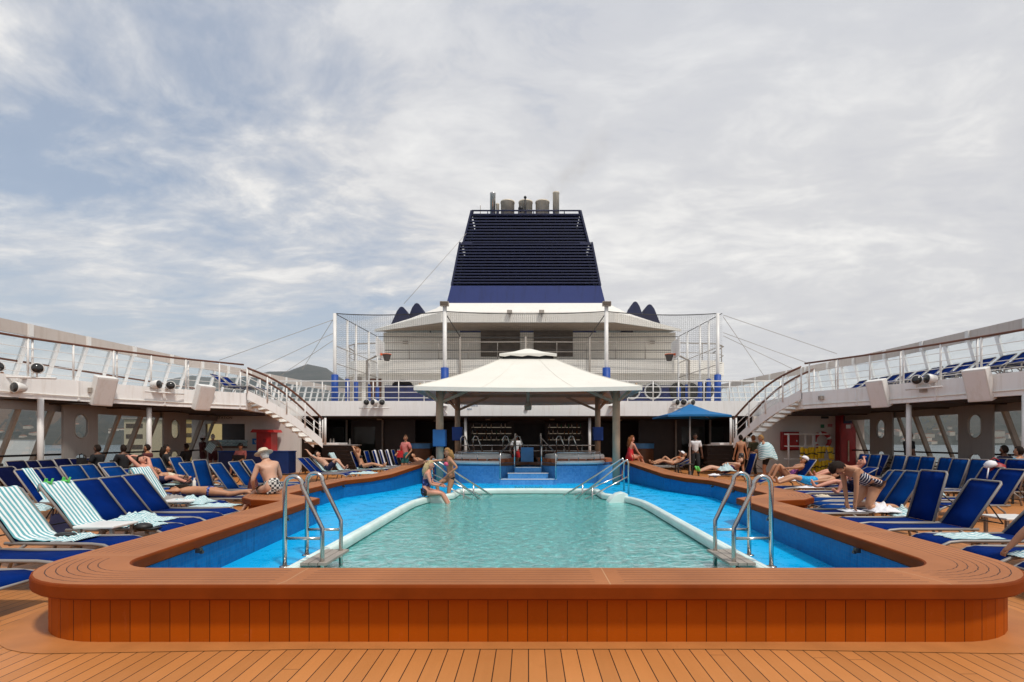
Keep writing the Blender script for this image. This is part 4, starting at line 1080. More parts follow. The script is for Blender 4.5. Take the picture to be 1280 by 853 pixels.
for i in range(8): b.tube([(cx_ - 4.2 + i * 1.2, YF + .1, 19.2), (cx_ - 4.2 + i * 1.2, YF + .1, 19.45)], .035, 6)
b.bx((cx_ - 4.2, YF + .05, 19.12), (cx_ + 4.2, YF + 5.6, 19.2)); part('top_rail', 'navy', b, fn)
for px, w, yt, m, lab in ((616, 7, 242, 'steel', 0), (622, 4, 255, 'soot_steel', 0), (634.5, 17, 253, 'soot_steel', 1), (657, 17, 253, 'soot_steel', 1), (678, 17, 253, 'soot_steel', 1), (695, 8, 241, 'soot_steel', 0)):
    Y = YF + 2; x = wx(px, Y); r = w * Y / 640 / 2; z = wz(yt, Y)
    b = MB(); b.lathe([(r, 18.9), (r, z - .12), (r * 1.06, z - .1), (r * 1.06, z), (r * .88, z), (r * .86, z - .5)], 20, (x, Y, 0)); part('exhaust_pipe', m, b, fn)
    if lab:
        b = MB(); b.lathe([(0, z - .4), (r * .87, z - .4)], 16, (x, Y, 0)); part('pipe_mouth', 'funnel_dark', b, fn)
b = MB(); x = wx(656.5, YF + .6); b.tube([(x, YF + .6, 19.1), (x, YF + .6, wz(246, YF + .6))], .06, 6); b.ball((x, YF + .6, wz(247, YF + .6)), .12, 8, 6); b.ball((x - .35, YF + .5, wz(262, YF + .6)), .22, 10, 8); part('mast_horn', 'black', b, fn)
b = MB(); x = wx(599, YF); b.tube([(x, YF + 1, 19.1), (x, YF + 1, wz(257, YF + 1))], .03, 5); part('thin_aerial', 'warm_grey', b, fn)

b = MB(); b.bx((-1.5, -2.2, 0), (8.5, 2.2, 8.2))
m, nt, bs = new_mat('smoke_air'); nt.nodes.clear(); MATS['smoke_air'] = m
ou = nt.nodes.new('ShaderNodeOutputMaterial'); pv = nt.nodes.new('ShaderNodeVolumePrincipled'); pv.inputs['Color'].default_value = (.50, .40, .28, 1)
oc = objco(nt); q = sep(nt, oc)
t_ = math_(nt, 'ADD', math_(nt, 'MULTIPLY', q[0], .70), math_(nt, 'MULTIPLY', q[2], .714))
wob = math_(nt, 'MULTIPLY', math_(nt, 'SUBTRACT', noise_out(nt, oc, .5, 3), .5), 1.6)
u_ = math_(nt, 'ADD', math_(nt, 'SUBTRACT', math_(nt, 'MULTIPLY', q[0], .714), math_(nt, 'MULTIPLY', q[2], .70)), wob)
r2 = math_(nt, 'ADD', math_(nt, 'MULTIPLY', u_, u_), math_(nt, 'MULTIPLY', q[1], q[1]))
rad = math_(nt, 'ADD', .4, math_(nt, 'MULTIPLY', t_, .16))
fall = math_(nt, 'MAXIMUM', 0.0, math_(nt, 'SUBTRACT', 1.0, math_(nt, 'DIVIDE', r2, math_(nt, 'MULTIPLY', rad, rad))))
fade = math_(nt, 'MAXIMUM', 0.0, math_(nt, 'SUBTRACT', 1.0, math_(nt, 'DIVIDE', t_, 8.5)))
puff = ramp(nt, noise_out(nt, oc, 1.1, 5, .6), [(.36, 0.0), (.66, 1.0)])
nt.links.new(math_(nt, 'MULTIPLY', math_(nt, 'MULTIPLY', math_(nt, 'MULTIPLY', fall, fade), puff), .26), pv.inputs['Density'])
nt.links.new(pv.outputs[0], ou.inputs['Volume'])
tag(b.build('smoke', 'smoke_air', None, loc=(wx(678, 42), 42, wz(253, 42))), kind='stuff')
# sports net cage
cg = thing('net_cage', 'fine dark netting cage of the sports court hung between tall white posts', 'net cage', (0, 24.8, 3.3))
YN, YB = 24.8, 30.0
zf = 7.62; zb = wz(421, YB)
FP = [wx(418.5, YN), wx(556, YN), wx(758, YN), wx(897, YN)]
def pole(x, y, z, r, pad, name='pole'):
    b = MB(); b.tube([(x, y, 3.32), (x, y, z)], r, 10); o = part(name, 'white_paint', b, cg)
    b = MB(); b.tube([(x, y, 3.33), (x, y, pad)], r * 1.9, 12); b.build('blue_pad', 'bright_blue', o)
    return o
for i, x in enumerate(FP):
    pole(x, YN, zf if i in (0, 3) else wz(383, YN), .085 if i in (0, 3) else .10, 4.65 if i in (0, 3) else wz(460, YN))
sx = []
for s, pxs in ((-1, (437, 444, 460, 471)), (1, (880, 872, 857, 846))):
    for k, px in enumerate(pxs):
        Y = (26.2, 27.2, 28.8, 30.0)[k]; x = s * (9.4 - .11 * (Y - 24.8)); sx.append(x)
        pole(x, Y, zf + (zb - zf) * (Y - YN) / (YB - YN), .06, 4.6)
xb = abs(sx[3])
for i, px in enumerate((575, 657, 737)):
    x = wx(px, YB); b = MB(); b.tube([(x, YB, 3.4), (x, YB, zb)], .055, 8); part('back_pole', 'warm_grey', b, cg)
def sag(p, q, k=.25, n=14): return [V(p).lerp(V(q), i / n) - V((0, 0, 4 * k * (i / n) * (1 - i / n))) for i in range(n + 1)]
topf = []
for a, c in zip(FP, FP[1:]):
    seg = sag((a, YN, zf if abs(a) > 6 else zf + .1), (c, YN, zf if abs(c) > 6 else zf + .1), .12); topf += seg if not topf else seg[1:]
n = len(topf)
topb = [V((-xb + 2 * xb * i / (n - 1), YB, zb - .06 * math.sin(i / (n - 1) * math.pi))) for i in range(n)]
lenf = [0]
for i in range(1, n): lenf.append(lenf[-1] + (topf[i] - topf[i - 1]).length)
def netsheet(rows, uv, nm): 
    b = MB(); b.strip(rows, uv, smooth=False); part(nm, 'net', b, cg)
netsheet([[V((p.x, p.y, 3.4)) for p in topf], topf], [[(u, 0) for u in lenf], [(u, p.z - 3.4) for u, p in zip(lenf, topf)]], 'front_net')
netsheet([topf, topb], [[(u, 0) for u in lenf], [(u, 5.3) for u in lenf]], 'roof_net')
netsheet([[V((p.x, p.y, 3.4)) for p in topb], topb], [[(u, 0) for u in lenf], [(u, p.z - 3.4) for u, p in zip(lenf, topb)]], 'back_net')
for s in (-1, 1):
    a, c = V((s * 9.4 if s > 0 else FP[0], YN, zf)), V((s * xb, YB, zb))
    netsheet([[V((p.x, p.y, 3.4)) for p in (a, c)], [a, c]], [[(0, 0), (5.3, 0)], [(0, 4.2), (5.3, 4.1)]], 'side_net')
    for z in (0, -1.55, -2.4):
        b = MB(); b.tube([a + V((0, 0, z)), c + V((0, 0, z))], .02, 5); part('cable', 'warm_grey' if z else 'black', b, cg)
    b = MB(); q = V((FP[1] if s < 0 else FP[2], YN, zf + .05)); b.tube([q, V((wx(575 if s < 0 else 737, YB), YB, zb))], .025, 5); part('cable', 'black', b, cg)
for r_ in (topf, topb):
    b = MB(); b.tube(r_, .022, 5); part('top_cable', 'black', b, cg)
for z in (wz(449, YB), wz(438, YB)):
    b = MB(); b.tube([(-xb, YB, z), (xb, YB, z)], .022, 5); part('cable', 'black', b, cg)
for px, Y in ((556, YN), (758, YN)):
    x = wx(px, Y); t = thing('court_floodlight', 'pale rectangular floodlight on the %s tall post of the net cage' % ('left inner' if px < 600 else 'right inner'), 'floodlight', (x, Y - .1, wz(382, Y)), 0, 'floodlights on the court posts')
    b = MB(); b.box((0, 0, .05), (.42, .2, .22)); b.build('housing', 'warm_grey', t, bevel=.02)
    b = MB(); b.box((0, -.11, .05), (.36, .02, .16)); b.build('lens', 'louvre_brown', t)
    b = MB(); b.box((0, .05, -.15), (.06, .06, .3)); b.build('bracket', 'white_paint', t)
for px in (637, 677):
    t = thing('roof_floodlight', 'small grey floodlight on the cream roof edge, %s of the middle' % ('left' if px < 657 else 'right'), 'floodlight', (wx(px, 30.5), 30.45, wz(390, 30.5)), 0, 'floodlights on the cream roof edge')
    b = MB(); b.box((0, 0, 0), (.3, .16, .18)); b.build('housing', 'warm_grey', t, bevel=.015)
    b = MB(); b.box((0, .04, -.2), (.05, .05, .25)); b.build('bracket', 'warm_grey', t)
for s in (-1, 1):
    x = s * 8.25; Y = 28.6
    t = thing('basketball_hoop', 'orange basketball hoop with see-through backboard at the %s end of the court' % ('left' if s < 0 else 'right'), 'basketball hoop', (x, Y, 3.32), 0, 'basketball hoops')
    b = MB(); b.tube([(s * .75, 0, 0), (s * .75, 0, 2.6), (s * .15, 0, 2.9)], .06, 8); b.build('stand', 'warm_grey', t)
    b = MB(); b.bx((-.025, -.8, 2.75), (.025, .8, 3.75)); b.build('backboard', 'ship_white', t)
    b = MB(); q = [(-s * (.36 + .24 * math.cos(R(a))), .24 * math.sin(R(a)), 2.95) for a in range(0, 391, 20)]; b.tube(q, .022, 6); b.bx((-s * .13, -.08, 2.9), (0, .08, 3.0)); b.build('rim', 'orange', t)
    b = MB(); b.strip([[V((p[0], p[1], 2.94)) for p in q], [V(((p[0] + s * .36) * .6 - s * .36, p[1] * .6, 2.6)) for p in q]]); b.build('hoop_net', 'net', t)
# guy wires
for s, pts in ((-1, ((418, 400, 258, 453), (418, 417, 318, 463), (418, 426, 350, 470), (416, 400, 378, 462))), (1, ((900, 394, 1075, 445), (900, 416, 1012, 455), (900, 420, 990, 461), (900, 396, 955, 470)))):
    for k, (a, c, d, e) in enumerate(pts):
        p, q = V((s * 9.45, YN, wz(c, YN))), V((wx(d, 21.5), 21.5, wz(e, 21.5)))
        q = V((s * 14.6, YN - .6 + k * .4, EYE + (CY - e) * YN / FPX * 1.0)) if k == 0 else V((wx(d, 24.5 + k), 24.5 + k, wz(e, 24.5 + k)))
        b = MB(); b.tube([p, q], .012, 5)
        tag(b.build('guy_wire', 'warm_grey'), 'thin %s guy wire from the %s outer court post down to the deck side' % (('uppermost', 'second', 'third', 'steepest')[k], 'left' if s < 0 else 'right'), 'wire', 'guy wires of the court posts')
b = MB(); b.tube([(wx(583, 40), 40, wz(292, 40)), (wx(505, 36), 36, wz(380, 36))], .015, 5); tag(b.build('stay_wire', 'warm_grey'), 'thin stay wire running from the funnel side down to the left vent cowls', 'wire')

# canopy pavilion on the spa terrace
pv = thing('canopy_pavilion', 'large cream canvas canopy with small raised vent cap on grey columns behind the pool', 'canopy', (0, 19.4, 0))
ex, y0, y1, ze = 3.62, 16.2, 22.6, 3.2; cxp, yc = 0.0, 19.4
def roofring(hx, hy, z): return [(cxp - hx, yc - hy, z), (cxp + hx, yc - hy, z), (cxp + hx, yc + hy, z), (cxp - hx, yc + hy, z), (cxp - hx, yc - hy, z)]
rws = []
for i in range(9):
    t_ = i / 8; hx = ex + (.95 - ex) * t_; hy = 3.2 + (.95 - 3.2) * t_; z = ze + (4.42 - ze) * t_ - .10 * math.sin(t_ * math.pi)
    r = roofring(hx, hy, z); q = []
    for a, c in zip(r, r[1:]):
        for k in range(10): q.append(V(a).lerp(V(c), k / 10) - V((0, 0, .05 * math.sin(k / 10 * math.pi) * (1 - t_))))
    q.append(q[0]); rws.append(q)
b = MB(); b.strip(rws, smooth=False); part('canvas_roof', 'canvas', b, pv)
for a in range(4):
    for f in (0, 1 / 3, 2 / 3):
        k = int(round(a * 10 + f * 10)); b = MB(); b.tube([r[k] + V((0, 0, .008)) for r in rws], .012 if f == 0 else .004, 5); part('canvas_seam', 'canvas', b, pv)
b = MB(); b.strip([[p - V((0, 0, .0)) for p in rws[0]], [p - V((0, 0, .13)) for p in rws[0]]], smooth=False); part('valance', 'canvas', b, pv)
ct = roofring(1.03, 1.03, 4.60); q = []
for a, c in zip(ct, ct[1:]):
    for k in range(10): q.append(V(a).lerp(V(c), k / 10))
q.append(q[0]); lo = [p - V((0, 0, .09 + .025 * math.sin(i * 2.1))) for i, p in enumerate(q)]
hi = [V((p.x * .10, yc + (p.y - yc) * .10, 4.93)) for p in q]
b = MB(); b.strip([lo, q, [p.lerp(h_, .5) - V((0, 0, .03)) for p, h_ in zip(q, hi)], hi], smooth=False); b.face([(-.103, yc - .103, 4.93), (.103, yc - .103, 4.93), (.103, yc + .103, 4.93), (-.103, yc + .103, 4.93)]); part('vent_cap', 'canvas', b, pv)
b = MB(); b.strip([[V((p.x * .9, yc + (p.y - yc) * .9, z)) for p in q] for z in (4.3, 4.58)]); part('vent_opening', 'black', b, pv)
for (x, y, zb_, wrap) in ((-2.93, 17.0, 0, 'light_blue'), (2.93, 17.0, 0, None), (-2.93, 21.3, .6, 'bright_blue'), (2.9, 21.3, .6, 'bright_blue')):
    b = MB(); b.tube([(x, y, zb_), (x, y, 3.3)], .125 if y < 18 else .115, 14); o = part('column', 'pole_grey', b, pv)
    if wrap:
        z = 1.56 if y < 18 else 1.75; b = MB(); b.bx((x - .2, y - .2, z - .28), (x + .2, y + .2, z + .28)); b.build('pad_wrap', mat('pad_blue', (.01, .10, .28), .6) if y < 18 else wrap, o, bevel=.02)
    s = 1 if x > 0 else -1; f = -1 if y < 18 else 1
    for q_ in ((x - s * 1.3, y), (x + s * .55, y + f * .65), (x, y - f * 1.3)):
        b = MB(); b.beam((x, y, 2.72), (q_[0], q_[1], 3.28), .07, .09); b.build('brace', 'pole_grey', o)
for y in (17.0, 21.3):
    b = MB(); b.beam((-2.93, y, 3.33), (2.93, y, 3.33), .09, .12); part('cross_beam', 'pole_grey', b, pv)
for x in (-2.93, 2.93):
    b = MB(); b.beam((x, 17.0, 3.34), (x, 21.3, 3.34), .09, .12); part('side_beam', 'pole_grey', b, pv)
for a in ((-ex, y0), (ex, y0), (-ex, y1), (ex, y1)):
    b = MB(); b.beam((a[0] * .97, yc + (a[1] - yc) * .97, ze - .02), (.2 * (1 if a[0] > 0 else -1), yc, 4.36), .06, .08); part('hip_rafter', 'pole_grey', b, pv)
b = MB(); b.tube([(0, 18.9, 2.9), (0, 18.9, 4.2)], .07, 8); b.lathe([(.12, 2.6), (.14, 2.75), (.06, 2.92)], 12, (0, 18.9, 0)); part('hanging_lamp', 'pole_grey', b, pv)
# parasol
um = thing('parasol', 'bright blue square parasol on a white pole near the waiter', 'parasol', (6.2, 19.6, 0))
b = MB(); hw = 1.15; ring = []
for a, c in zip(((-hw, -hw), (hw, -hw), (hw, hw), (-hw, hw)), ((hw, -hw), (hw, hw), (-hw, hw), (-hw, -hw))):
    for k in range(8): u = k / 8; ring.append(V((a[0] + (c[0] - a[0]) * u, a[1] + (c[1] - a[1]) * u, 2.40 + .02 * math.sin(u * math.pi))))
ring.append(ring[0]); b.strip([[p - V((0, 0, .07)) for p in ring], ring, [p * .5 + V((0, 0, 1.36)) for p in ring], [V((p.x * .02, p.y * .02, 2.86)) for p in ring]], smooth=False)
b.build('canopy', 'umbrella_blue', um)
b = MB(); b.tube([(0, 0, 0), (0, 0, 2.84)], .03, 10); b.build('pole', 'white_paint', um)
b = MB()
b.lathe([(.28, 0), (.28, .06), (.06, .09), (.05, .3)], 16); b.build('base', 'warm_grey', um)
for a in range(4):
    b = MB(); c = V((hw * (1, 1, -1, -1)[a], hw * (1, -1, -1, 1)[a], 2.37)); b.tube([V((0, 0, 2.78)), c * .5 + V((0, 0, 1.37)), c], .012, 5); b.build('rib', 'warm_grey', um)

# ------------------------------------------------------------------ stainless ladders and handrails
def ladder(s, nm):
    t = thing('pool_ladder', 'stainless steel pool ladder with two tall hoops over the %s pool rim' % nm, 'pool ladder', (s * 2.7, 6.3, 0))
    for y in (6.02, 6.62):
        xo, xi = s * 2.86, s * 2.42
        hoop = [V((xo, y, .0)), V((xo, y, .92))]
        for i in range(9):
            a = R(180 * i / 8); hoop.append(V((s * (2.755 + .1 * math.cos(a)), y, .97 + .10 * math.sin(a))))
        hoop += [V((s * 2.655, y, .95)), V((xi, y, .46)), V((xi, y, -.5))]
        b = MB(); b.tube(hoop, .026, 10); o = at0(b.build('hoop_rail', 'steel', t, smooth=True), t)
        b = MB(); b.tube([(xo, y, .34), (xi, y, .34)], .018, 8); b.build('cross_bar', 'steel', o)
        b = MB(); b.lathe([(.06, .006), (.06, .016), (.03, .02)], 14, (xo, y, 0)); b.build('foot_plate', 'steel', o)
    for z in (.04, -.24):
        for k in range(3):
            b = MB(); x0 = s * (2.34 + k * .105) ; b.bx((min(x0, x0 + s * .095), 5.94, z), (max(x0, x0 + s * .095), 6.70, z + .03)) if z > 0 or k < 1 else b.bx((s * 2.36 - .05, 6.0, z), (s * 2.36 + .05, 6.64, z + .03))
            if z > 0 or k == 0: at0(b.build('step_board', 'warm_grey', t), t)
            else: b.bm.free()
ladder(-1, 'left'); ladder(1, 'right')
def steprail(s, nm):
    t = thing('step_handrail', 'pair of sloping stainless handrails down into the water at the %s pool corner' % nm, 'handrail', (s * 2.4, 14.4, 0))
    for dx, dy in ((0, 0), (.95, .35)):
        xo = s * (2.75 - dx * .0 + dx * .15) - s * dx * .1; y = 14.0 + dy + dx * .6
        a, c = V((xo, y, .93)), V((s * 1.25 - s * dx * .3, y, -.18))
        b = MB(); b.tube([V((xo, y, 0)), V((xo, y, .86)), a - V((s * .04, 0, -.02)), a - V((s * .12, 0, .02)), c], .026, 8); o = at0(b.build('rail', 'steel', t, smooth=True), t)
        b = MB(); b.tube([V((xo, y, .5)), c.lerp(V((xo, y, .5)), .12) - V((0, 0, .1))], .022, 8); b.build('lower_rail', 'steel', o)
        m_ = a.lerp(c, .66); b = MB(); b.tube([m_, V((m_.x, m_.y, -.4))], .022, 8); b.build('post', 'steel', o)
steprail(-1, 'left'); steprail(1, 'right')
tr = thing('terrace_railing', 'stainless rails along the front edge of the spa terrace', 'railing', (0, 18, .7))
for s in (-1, 1):
    pts = [V((s * 2.55, 18.1, .72)), V((s * 2.3, 17.85, .72)), V((s * 1.75, 17.72, .72)), V((s * 1.0, 17.62, .72))]
    b = MB(); b.tube([p + V((0, 0, .34)) for p in pts], .022, 8); part('rail', 'steel', b, tr)
    for p in pts: b = MB(); b.tube([p, p + V((0, 0, .34))], .018, 8); part('post', 'steel', b, tr)
    x = s * .92; b = MB(); b.tube([(x, 16.95, 0.19), (x, 16.95, 1.0), (x - s * .02, 17.1, 1.08), (s * .5, 18.3, 1.55), (s * .5, 18.45, 1.5), (s * .5, 18.5, .7)], .024, 8); part('stair_rail', 'steel', b, tr)
    x = s * .46; b = MB(); b.tube([(x, 17.5, .55), (x, 17.5, 1.25), (x, 17.6, 1.3), (x, 18.6, 1.72), (x, 18.7, 1.65), (x, 18.75, .7)], .024, 8); part('stair_rail', 'steel', b, tr)
for s in (-1, 1):
    for x0 in ((1.15,) if s > 0 else (1.0, 2.7)):
        t = thing('spa_grab_rail', 'curved stainless grab rail standing on the terrace %s' % ({(1, 1.15): 'right of the blue steps', (-1, 1.0): 'left of the blue steps', (-1, 2.7): 'near the left canopy column'}[(s, x0)]), 'grab rail', (s * x0, 20.6, .7))
        for dx in (0, .5):
            b = MB(); b.tube([(dx, 0, 0), (dx, 0, .85), (dx + .06, 0, .95), (dx + .16, 0, .93), (dx + .42, 0, .2)], .028, 8); b.build('hoop_rail', 'steel', t, smooth=True)
# white railing behind the spa, right and left of the columns
b = MB()
for z in (.3, .55): b.tube([(-3.2, 22.8, .7 + z), (3.2, 22.8, .7 + z)], .02, 6)
for i in range(9): b.tube([(-3.2 + i * .8, 22.8, .7), (-3.2 + i * .8, 22.8, 1.25)], .018, 6)
tag(b.build('back_railing', 'steel'), 'low stainless railing along the back of the spa terrace', 'railing')

# ------------------------------------------------------------------ gear on the cross walls
def wallbox(name, label, cat, px0, px1, py0, py1, Y, depth, m, extra=None):
    t = thing(name, label, cat, (wx((px0 + px1) / 2, Y), Y, wz(py1, Y))); w = abs(wx(px1, Y) - wx(px0, Y)); h = wz(py0, Y) - wz(py1, Y)
    b = MB(); b.bx((-w / 2, -depth, 0), (w / 2, 0, h)); b.build('cabinet', m, t, bevel=.012)
    return t, w, h
t, w, h = wallbox('red_bin', 'red bin with an overhanging lid against the left cream wall', 'bin', 329, 347, 542, 566, 23.4, .6, 'red')
t.location.z = .95
b = MB(); b.prism_y([(-w / 2 - .22, h), (w / 2 + .2, h), (w / 2 + .14, h + .12), (-w / 2 - .12, h + .14)], -.7, .05); b.build('lid', 'red', t)
b = MB(); b.lathe([(.0, 0), (.08, 0), (.08, .01)], 14); bmesh.ops.transform(b.bm, matrix=Matrix.Translation((.05, -.612, h * .6)) @ Matrix.Rotation(R(90), 4, 'X'), verts=b.bm.verts); b.build('emblem', 'deep_red', t)
for px0, px1, lab in ((285, 344, 'long blue deck locker under the red bin'), (345.5, 370, 'square blue deck locker at the foot of the left stair')):
    t, w, h = wallbox('deck_locker', lab, 'locker', px0, px1, 565, 591, 22.6 if px0 < 300 else 22.4, .7, 'bright_blue' if px0 > 300 else 'navy_plate')
    b = MB(); b.bx((-w / 2 - .02, -.73, h + .002), (w / 2 + .02, .02, h + .05)); b.build('lid', 'bright_blue', t)
    b = MB(); b.bx((-w * .3, -.722, h * .45), (-w * .3 + .12, -.70, h * .5)); b.build('handle', 'steel', t)
t = thing('blue_sign', 'small blue square sign on the left cream wall beside the red bin', 'sign', (wx(319.5, 23.58), 23.58, wz(552, 23.58)))
b = MB(); b.box((0, 0, 0), (.3, .02, .27)); b.build('plate', 'sign_blue', t)
b = MB(); b.box((0, -.014, .02), (.12, .006, .05)); b.box((0, -.014, -.05), (.05, .006, .07)); b.build('symbol', 'white_paint', t)
t, w, h = wallbox('fire_hose_box', 'red fire hose box on the right cream wall behind the white rack', 'fire hose box', 975, 995, 540, 563, 23.55, .28, 'deep_red')
b = MB(); b.bx((-w / 2 + .05, -.292, .05), (w / 2 - .05, -.282, h - .05)); b.build('door', 'red', t); b = MB(); b.bx((w * .3, -.31, h * .45), (w * .36, -.293, h * .55)); b.build('handle', 'steel', t)
t = thing('lifebuoy', 'red lifebuoy with white bands hanging on the right cream wall', 'lifebuoy', (wx(1027, 23.5), 23.46, wz(551, 23.5)))
mt = MB(); rr, r2 = .34, .085; ring = [(rr * math.cos(R(a)), 0, rr * math.sin(R(a))) for a in range(0, 361, 12)]
mt.tube(ring, r2, 12, False); mt.build('ring', 'red', t, smooth=True)
for a in (20, 110, 200, 290):
    b = MB(); b.tube([(rr * math.cos(R(a + k)), 0, rr * math.sin(R(a + k))) for k in (-9, -3, 3, 9)], r2 * 1.06, 12); b.build('white_band', 'white_plastic', t, smooth=True)
b = MB(); q = [((rr + .1 + .02 * math.sin(R(a * 4))) * math.cos(R(a)), .0, (rr + .1 + .03 * math.sin(R(a * 4))) * math.sin(R(a))) for a in range(0, 361, 10)]; b.tube(q, .012, 5); b.build('grab_line', 'cloth_tan', t)
t, w, h = wallbox('tall_locker', 'tall red locker with pale door handle standing on the right cream wall', 'locker', 1044, 1064, 515, 590, 23.55, .35, 'deep_red')
b = MB(); b.bx((-w / 2 + .06, -.365, .1), (w / 2 - .06, -.352, h - .15)); b.build('door', 'red', t)
b = MB(); b.bx((-.02, -.40, .5), (.03, -.366, h * .52)); b.build('handle', 'cloth_tan', t)
b = MB(); b.bx((-.1, -.375, h * .72), (.1, -.367, h * .78)); b.build('label_plate', 'white_plastic', t)
b = MB(); b.bx((-.22, -.40, h * .80), (.22, -.366, h * .92)); b.build('dark_panel', 'navy_deep', t)
for px, py, w, h, m, nm, lab in ((1031, 522, .34, .1, 'black', 'wall_sign', 'narrow black sign high on the right cream wall'), (1028, 533, .16, .16, 'green', 'wall_sign', 'small dark green safety sign above the red lifebuoy'), (1037.5, 532, .2, .13, 'cloth_pink', 'wall_sign', 'small faded red emblem sign beside the green safety sign')):
    b = MB(); b.box((0, 0, 0), (w, .02, h)); o = b.build(nm, m, None, loc=(wx(px, 23.58), 23.58, wz(py, 23.58))); tag(o, lab, 'sign')
rk = thing('equipment_rack', 'white tubular rack hung with yellow life jackets beside the right stair', 'rack', (wx(1005, 22.2), 22.2, 0))
for z in (.65, 1.2, 1.72):
    b = MB(); b.bx((-.75, -.2, z), (.95, .22, z + .05)); b.build('shelf', 'white_paint', rk)
for x in (-.72, .36, .0):
    b = MB(); b.tube([(x, -.1, 0), (x, -.1, 1.75)], .04 if x < .3 else .07, 8); b.build('upright', 'white_paint', rk)
random.seed(3)
for i in range(18):
    x = -.36 + (i % 9) * .15 + random.uniform(-.03, .03); z = (1.18 if i < 9 else .6) + random.uniform(-.05, .03)
    x += .0
    b = MB(); n_ = 7; rws2 = []
    for k in range(5):
        zz = -.5 * k / 4; rws2.append([(.078 * math.cos(R(a)) * (1 + .3 * math.sin(k * 2 + i)), .06 * math.sin(R(a)), zz + .02 * math.sin(a * 3 + i)) for a in range(0, 361, 45)])
    b.strip(rws2); b.face(rws2[0][:-1]); b.face(rws2[-1][:-1])
    o = b.build('life_jacket', 'yellow', None, loc=(rk.location.x + x + .15, 22.2 - .28 - .04 * (i % 2), z)); o.rotation_euler = (random.uniform(-.15, .15), random.uniform(-.3, .3), random.uniform(-.6, .6))
    b = MB(); b.bx((-.085, -.068, -.27), (.085, .068, -.23)); b.build('strap', 'black', o)
    tag(o, 'yellow life jacket hanging from the %s shelf of the white rack' % ('middle' if i < 9 else 'lowest'), 'life jacket', 'yellow life jackets on the %s shelf of the rack' % ('middle' if i < 9 else 'lowest'))
# ------------------------------------------------------------------ sun loungers
LW, BL, SZ = .25, .74, .33
def make_lounger(sling):
    t = thing('sun_lounger', 'x', 'sun lounger', (0, 0, -50))
    prof = [(-1.16, -.055), (-1.10, -.018), (-1.0, 0), (-.7, -.012), (-.35, -.022), (0, -.004)]
    b = MB(); rows = [[(x, y, SZ + z + d) for y in (-LW + .012, -LW * .4, LW * .4, LW - .012)] for d in (0,) for x, z in prof]
    b.strip(rows); 
    g = bmesh.ops.extrude_face_region(b.bm, geom=b.bm.faces[:]); bmesh.ops.translate(b.bm, vec=(0, 0, -.012), verts=[v for v in g['geom'] if isinstance(v, bmesh.types.BMVert)])
    b.build('seat_sling', sling, t)
    b = MB()
    for s in (-1, 1):
        pts = [(.10, s * LW, SZ - .012), (-.4, s * LW, SZ - .012), (-.92, s * LW, SZ - .012), (-1.06, s * LW, SZ - .025), (-1.17, s * LW, SZ - .075), (-1.22, s * LW, SZ - .14)]
        b.tube(pts, .02, 8)
    b.tube([(-1.16, -LW, SZ - .07), (-1.16, LW, SZ - .07)], .016, 6); b.tube([(.05, -LW, SZ - .03), (.05, LW, SZ - .03)], .016, 6); b.tube([(-.7, -LW, SZ - .05), (-.7, LW, SZ - .05)], .014, 6)
    b.build('seat_frame', 'frame_grey', t, smooth=True)
    for s in (-1, 1):
        b = MB(); b.tube([(-1.21, s * LW, SZ - .13), (-1.235, s * LW, .2), (-1.24, s * LW, 0)], .019, 8); b.build('leg', 'frame_grey', t, smooth=True)
        b = MB(); b.tube([(-.15, s * LW, SZ - .02), (.0, s * LW, .2), (.06, s * LW, 0)], .019, 8); b.build('leg', 'frame_grey', t, smooth=True)
    b = MB(); rows = [[(x, y, .004 - .015 * math.sin(math.pi * x / BL)) for y in (-LW + .012, 0, LW - .012)] for x in (0, .2, .4, .6, BL)]
    b.strip(rows); g = bmesh.ops.extrude_face_region(b.bm, geom=b.bm.faces[:]); bmesh.ops.translate(b.bm, vec=(0, 0, -.012), verts=[v for v in g['geom'] if isinstance(v, bmesh.types.BMVert)])
    o = b.build('back_sling', sling, t, loc=(0, 0, SZ))
    b = MB()
    for s in (-1, 1): b.tube([(0, s * LW, 0), (BL - .03, s * LW, 0), (BL, s * (LW - .03), 0)], .017, 8)
    b.tube([(BL, -LW + .03, 0), (BL, LW - .03, 0)], .015, 6)
    b.build('back_frame', 'frame_grey', t, loc=(0, 0, SZ), smooth=True)
    b = MB(); b.tube([(.42, -LW + .03, -.01), (.30, -LW + .03, -.34)], .009, 5); b.tube([(.42, LW - .03, -.01), (.30, LW - .03, -.34)], .009, 5); b.tube([(.30, -LW + .03, -.34), (.30, LW - .03, -.34)], .009, 5)
    b.build('back_prop', 'black', t, loc=(0, 0, SZ))
    return t
PROTO = {k: make_lounger(k) for k in ('sling_blue', 'sling_faded', 'sling_shaded')}
USED = set()
def lounger(s, xh, yc, a, label, group=None, sling='sling_blue', z=0, skew=0):
    p = PROTO[sling]; rz = (0 if s > 0 else math.pi) + R(skew or random.uniform(-2.2, 2.2))
    if sling not in USED: USED.add(sling); o = p; o.location = (xh, yc, z); o.rotation_euler = (0, 0, rz); o['label'] = label
    else: o = dup(p, (xh, yc, z), rz, label)
    if group: o['group'] = group
    elif 'group' in o: del o['group']
    for c in scene.objects:
        if c.parent == o and c.name.split('.')[0] in ('back_sling', 'back_frame', 'back_prop'):
            c.rotation_euler = (0, -R(a) if c.name.split('.')[0] != 'back_prop' else -R(a), 0)
    return o
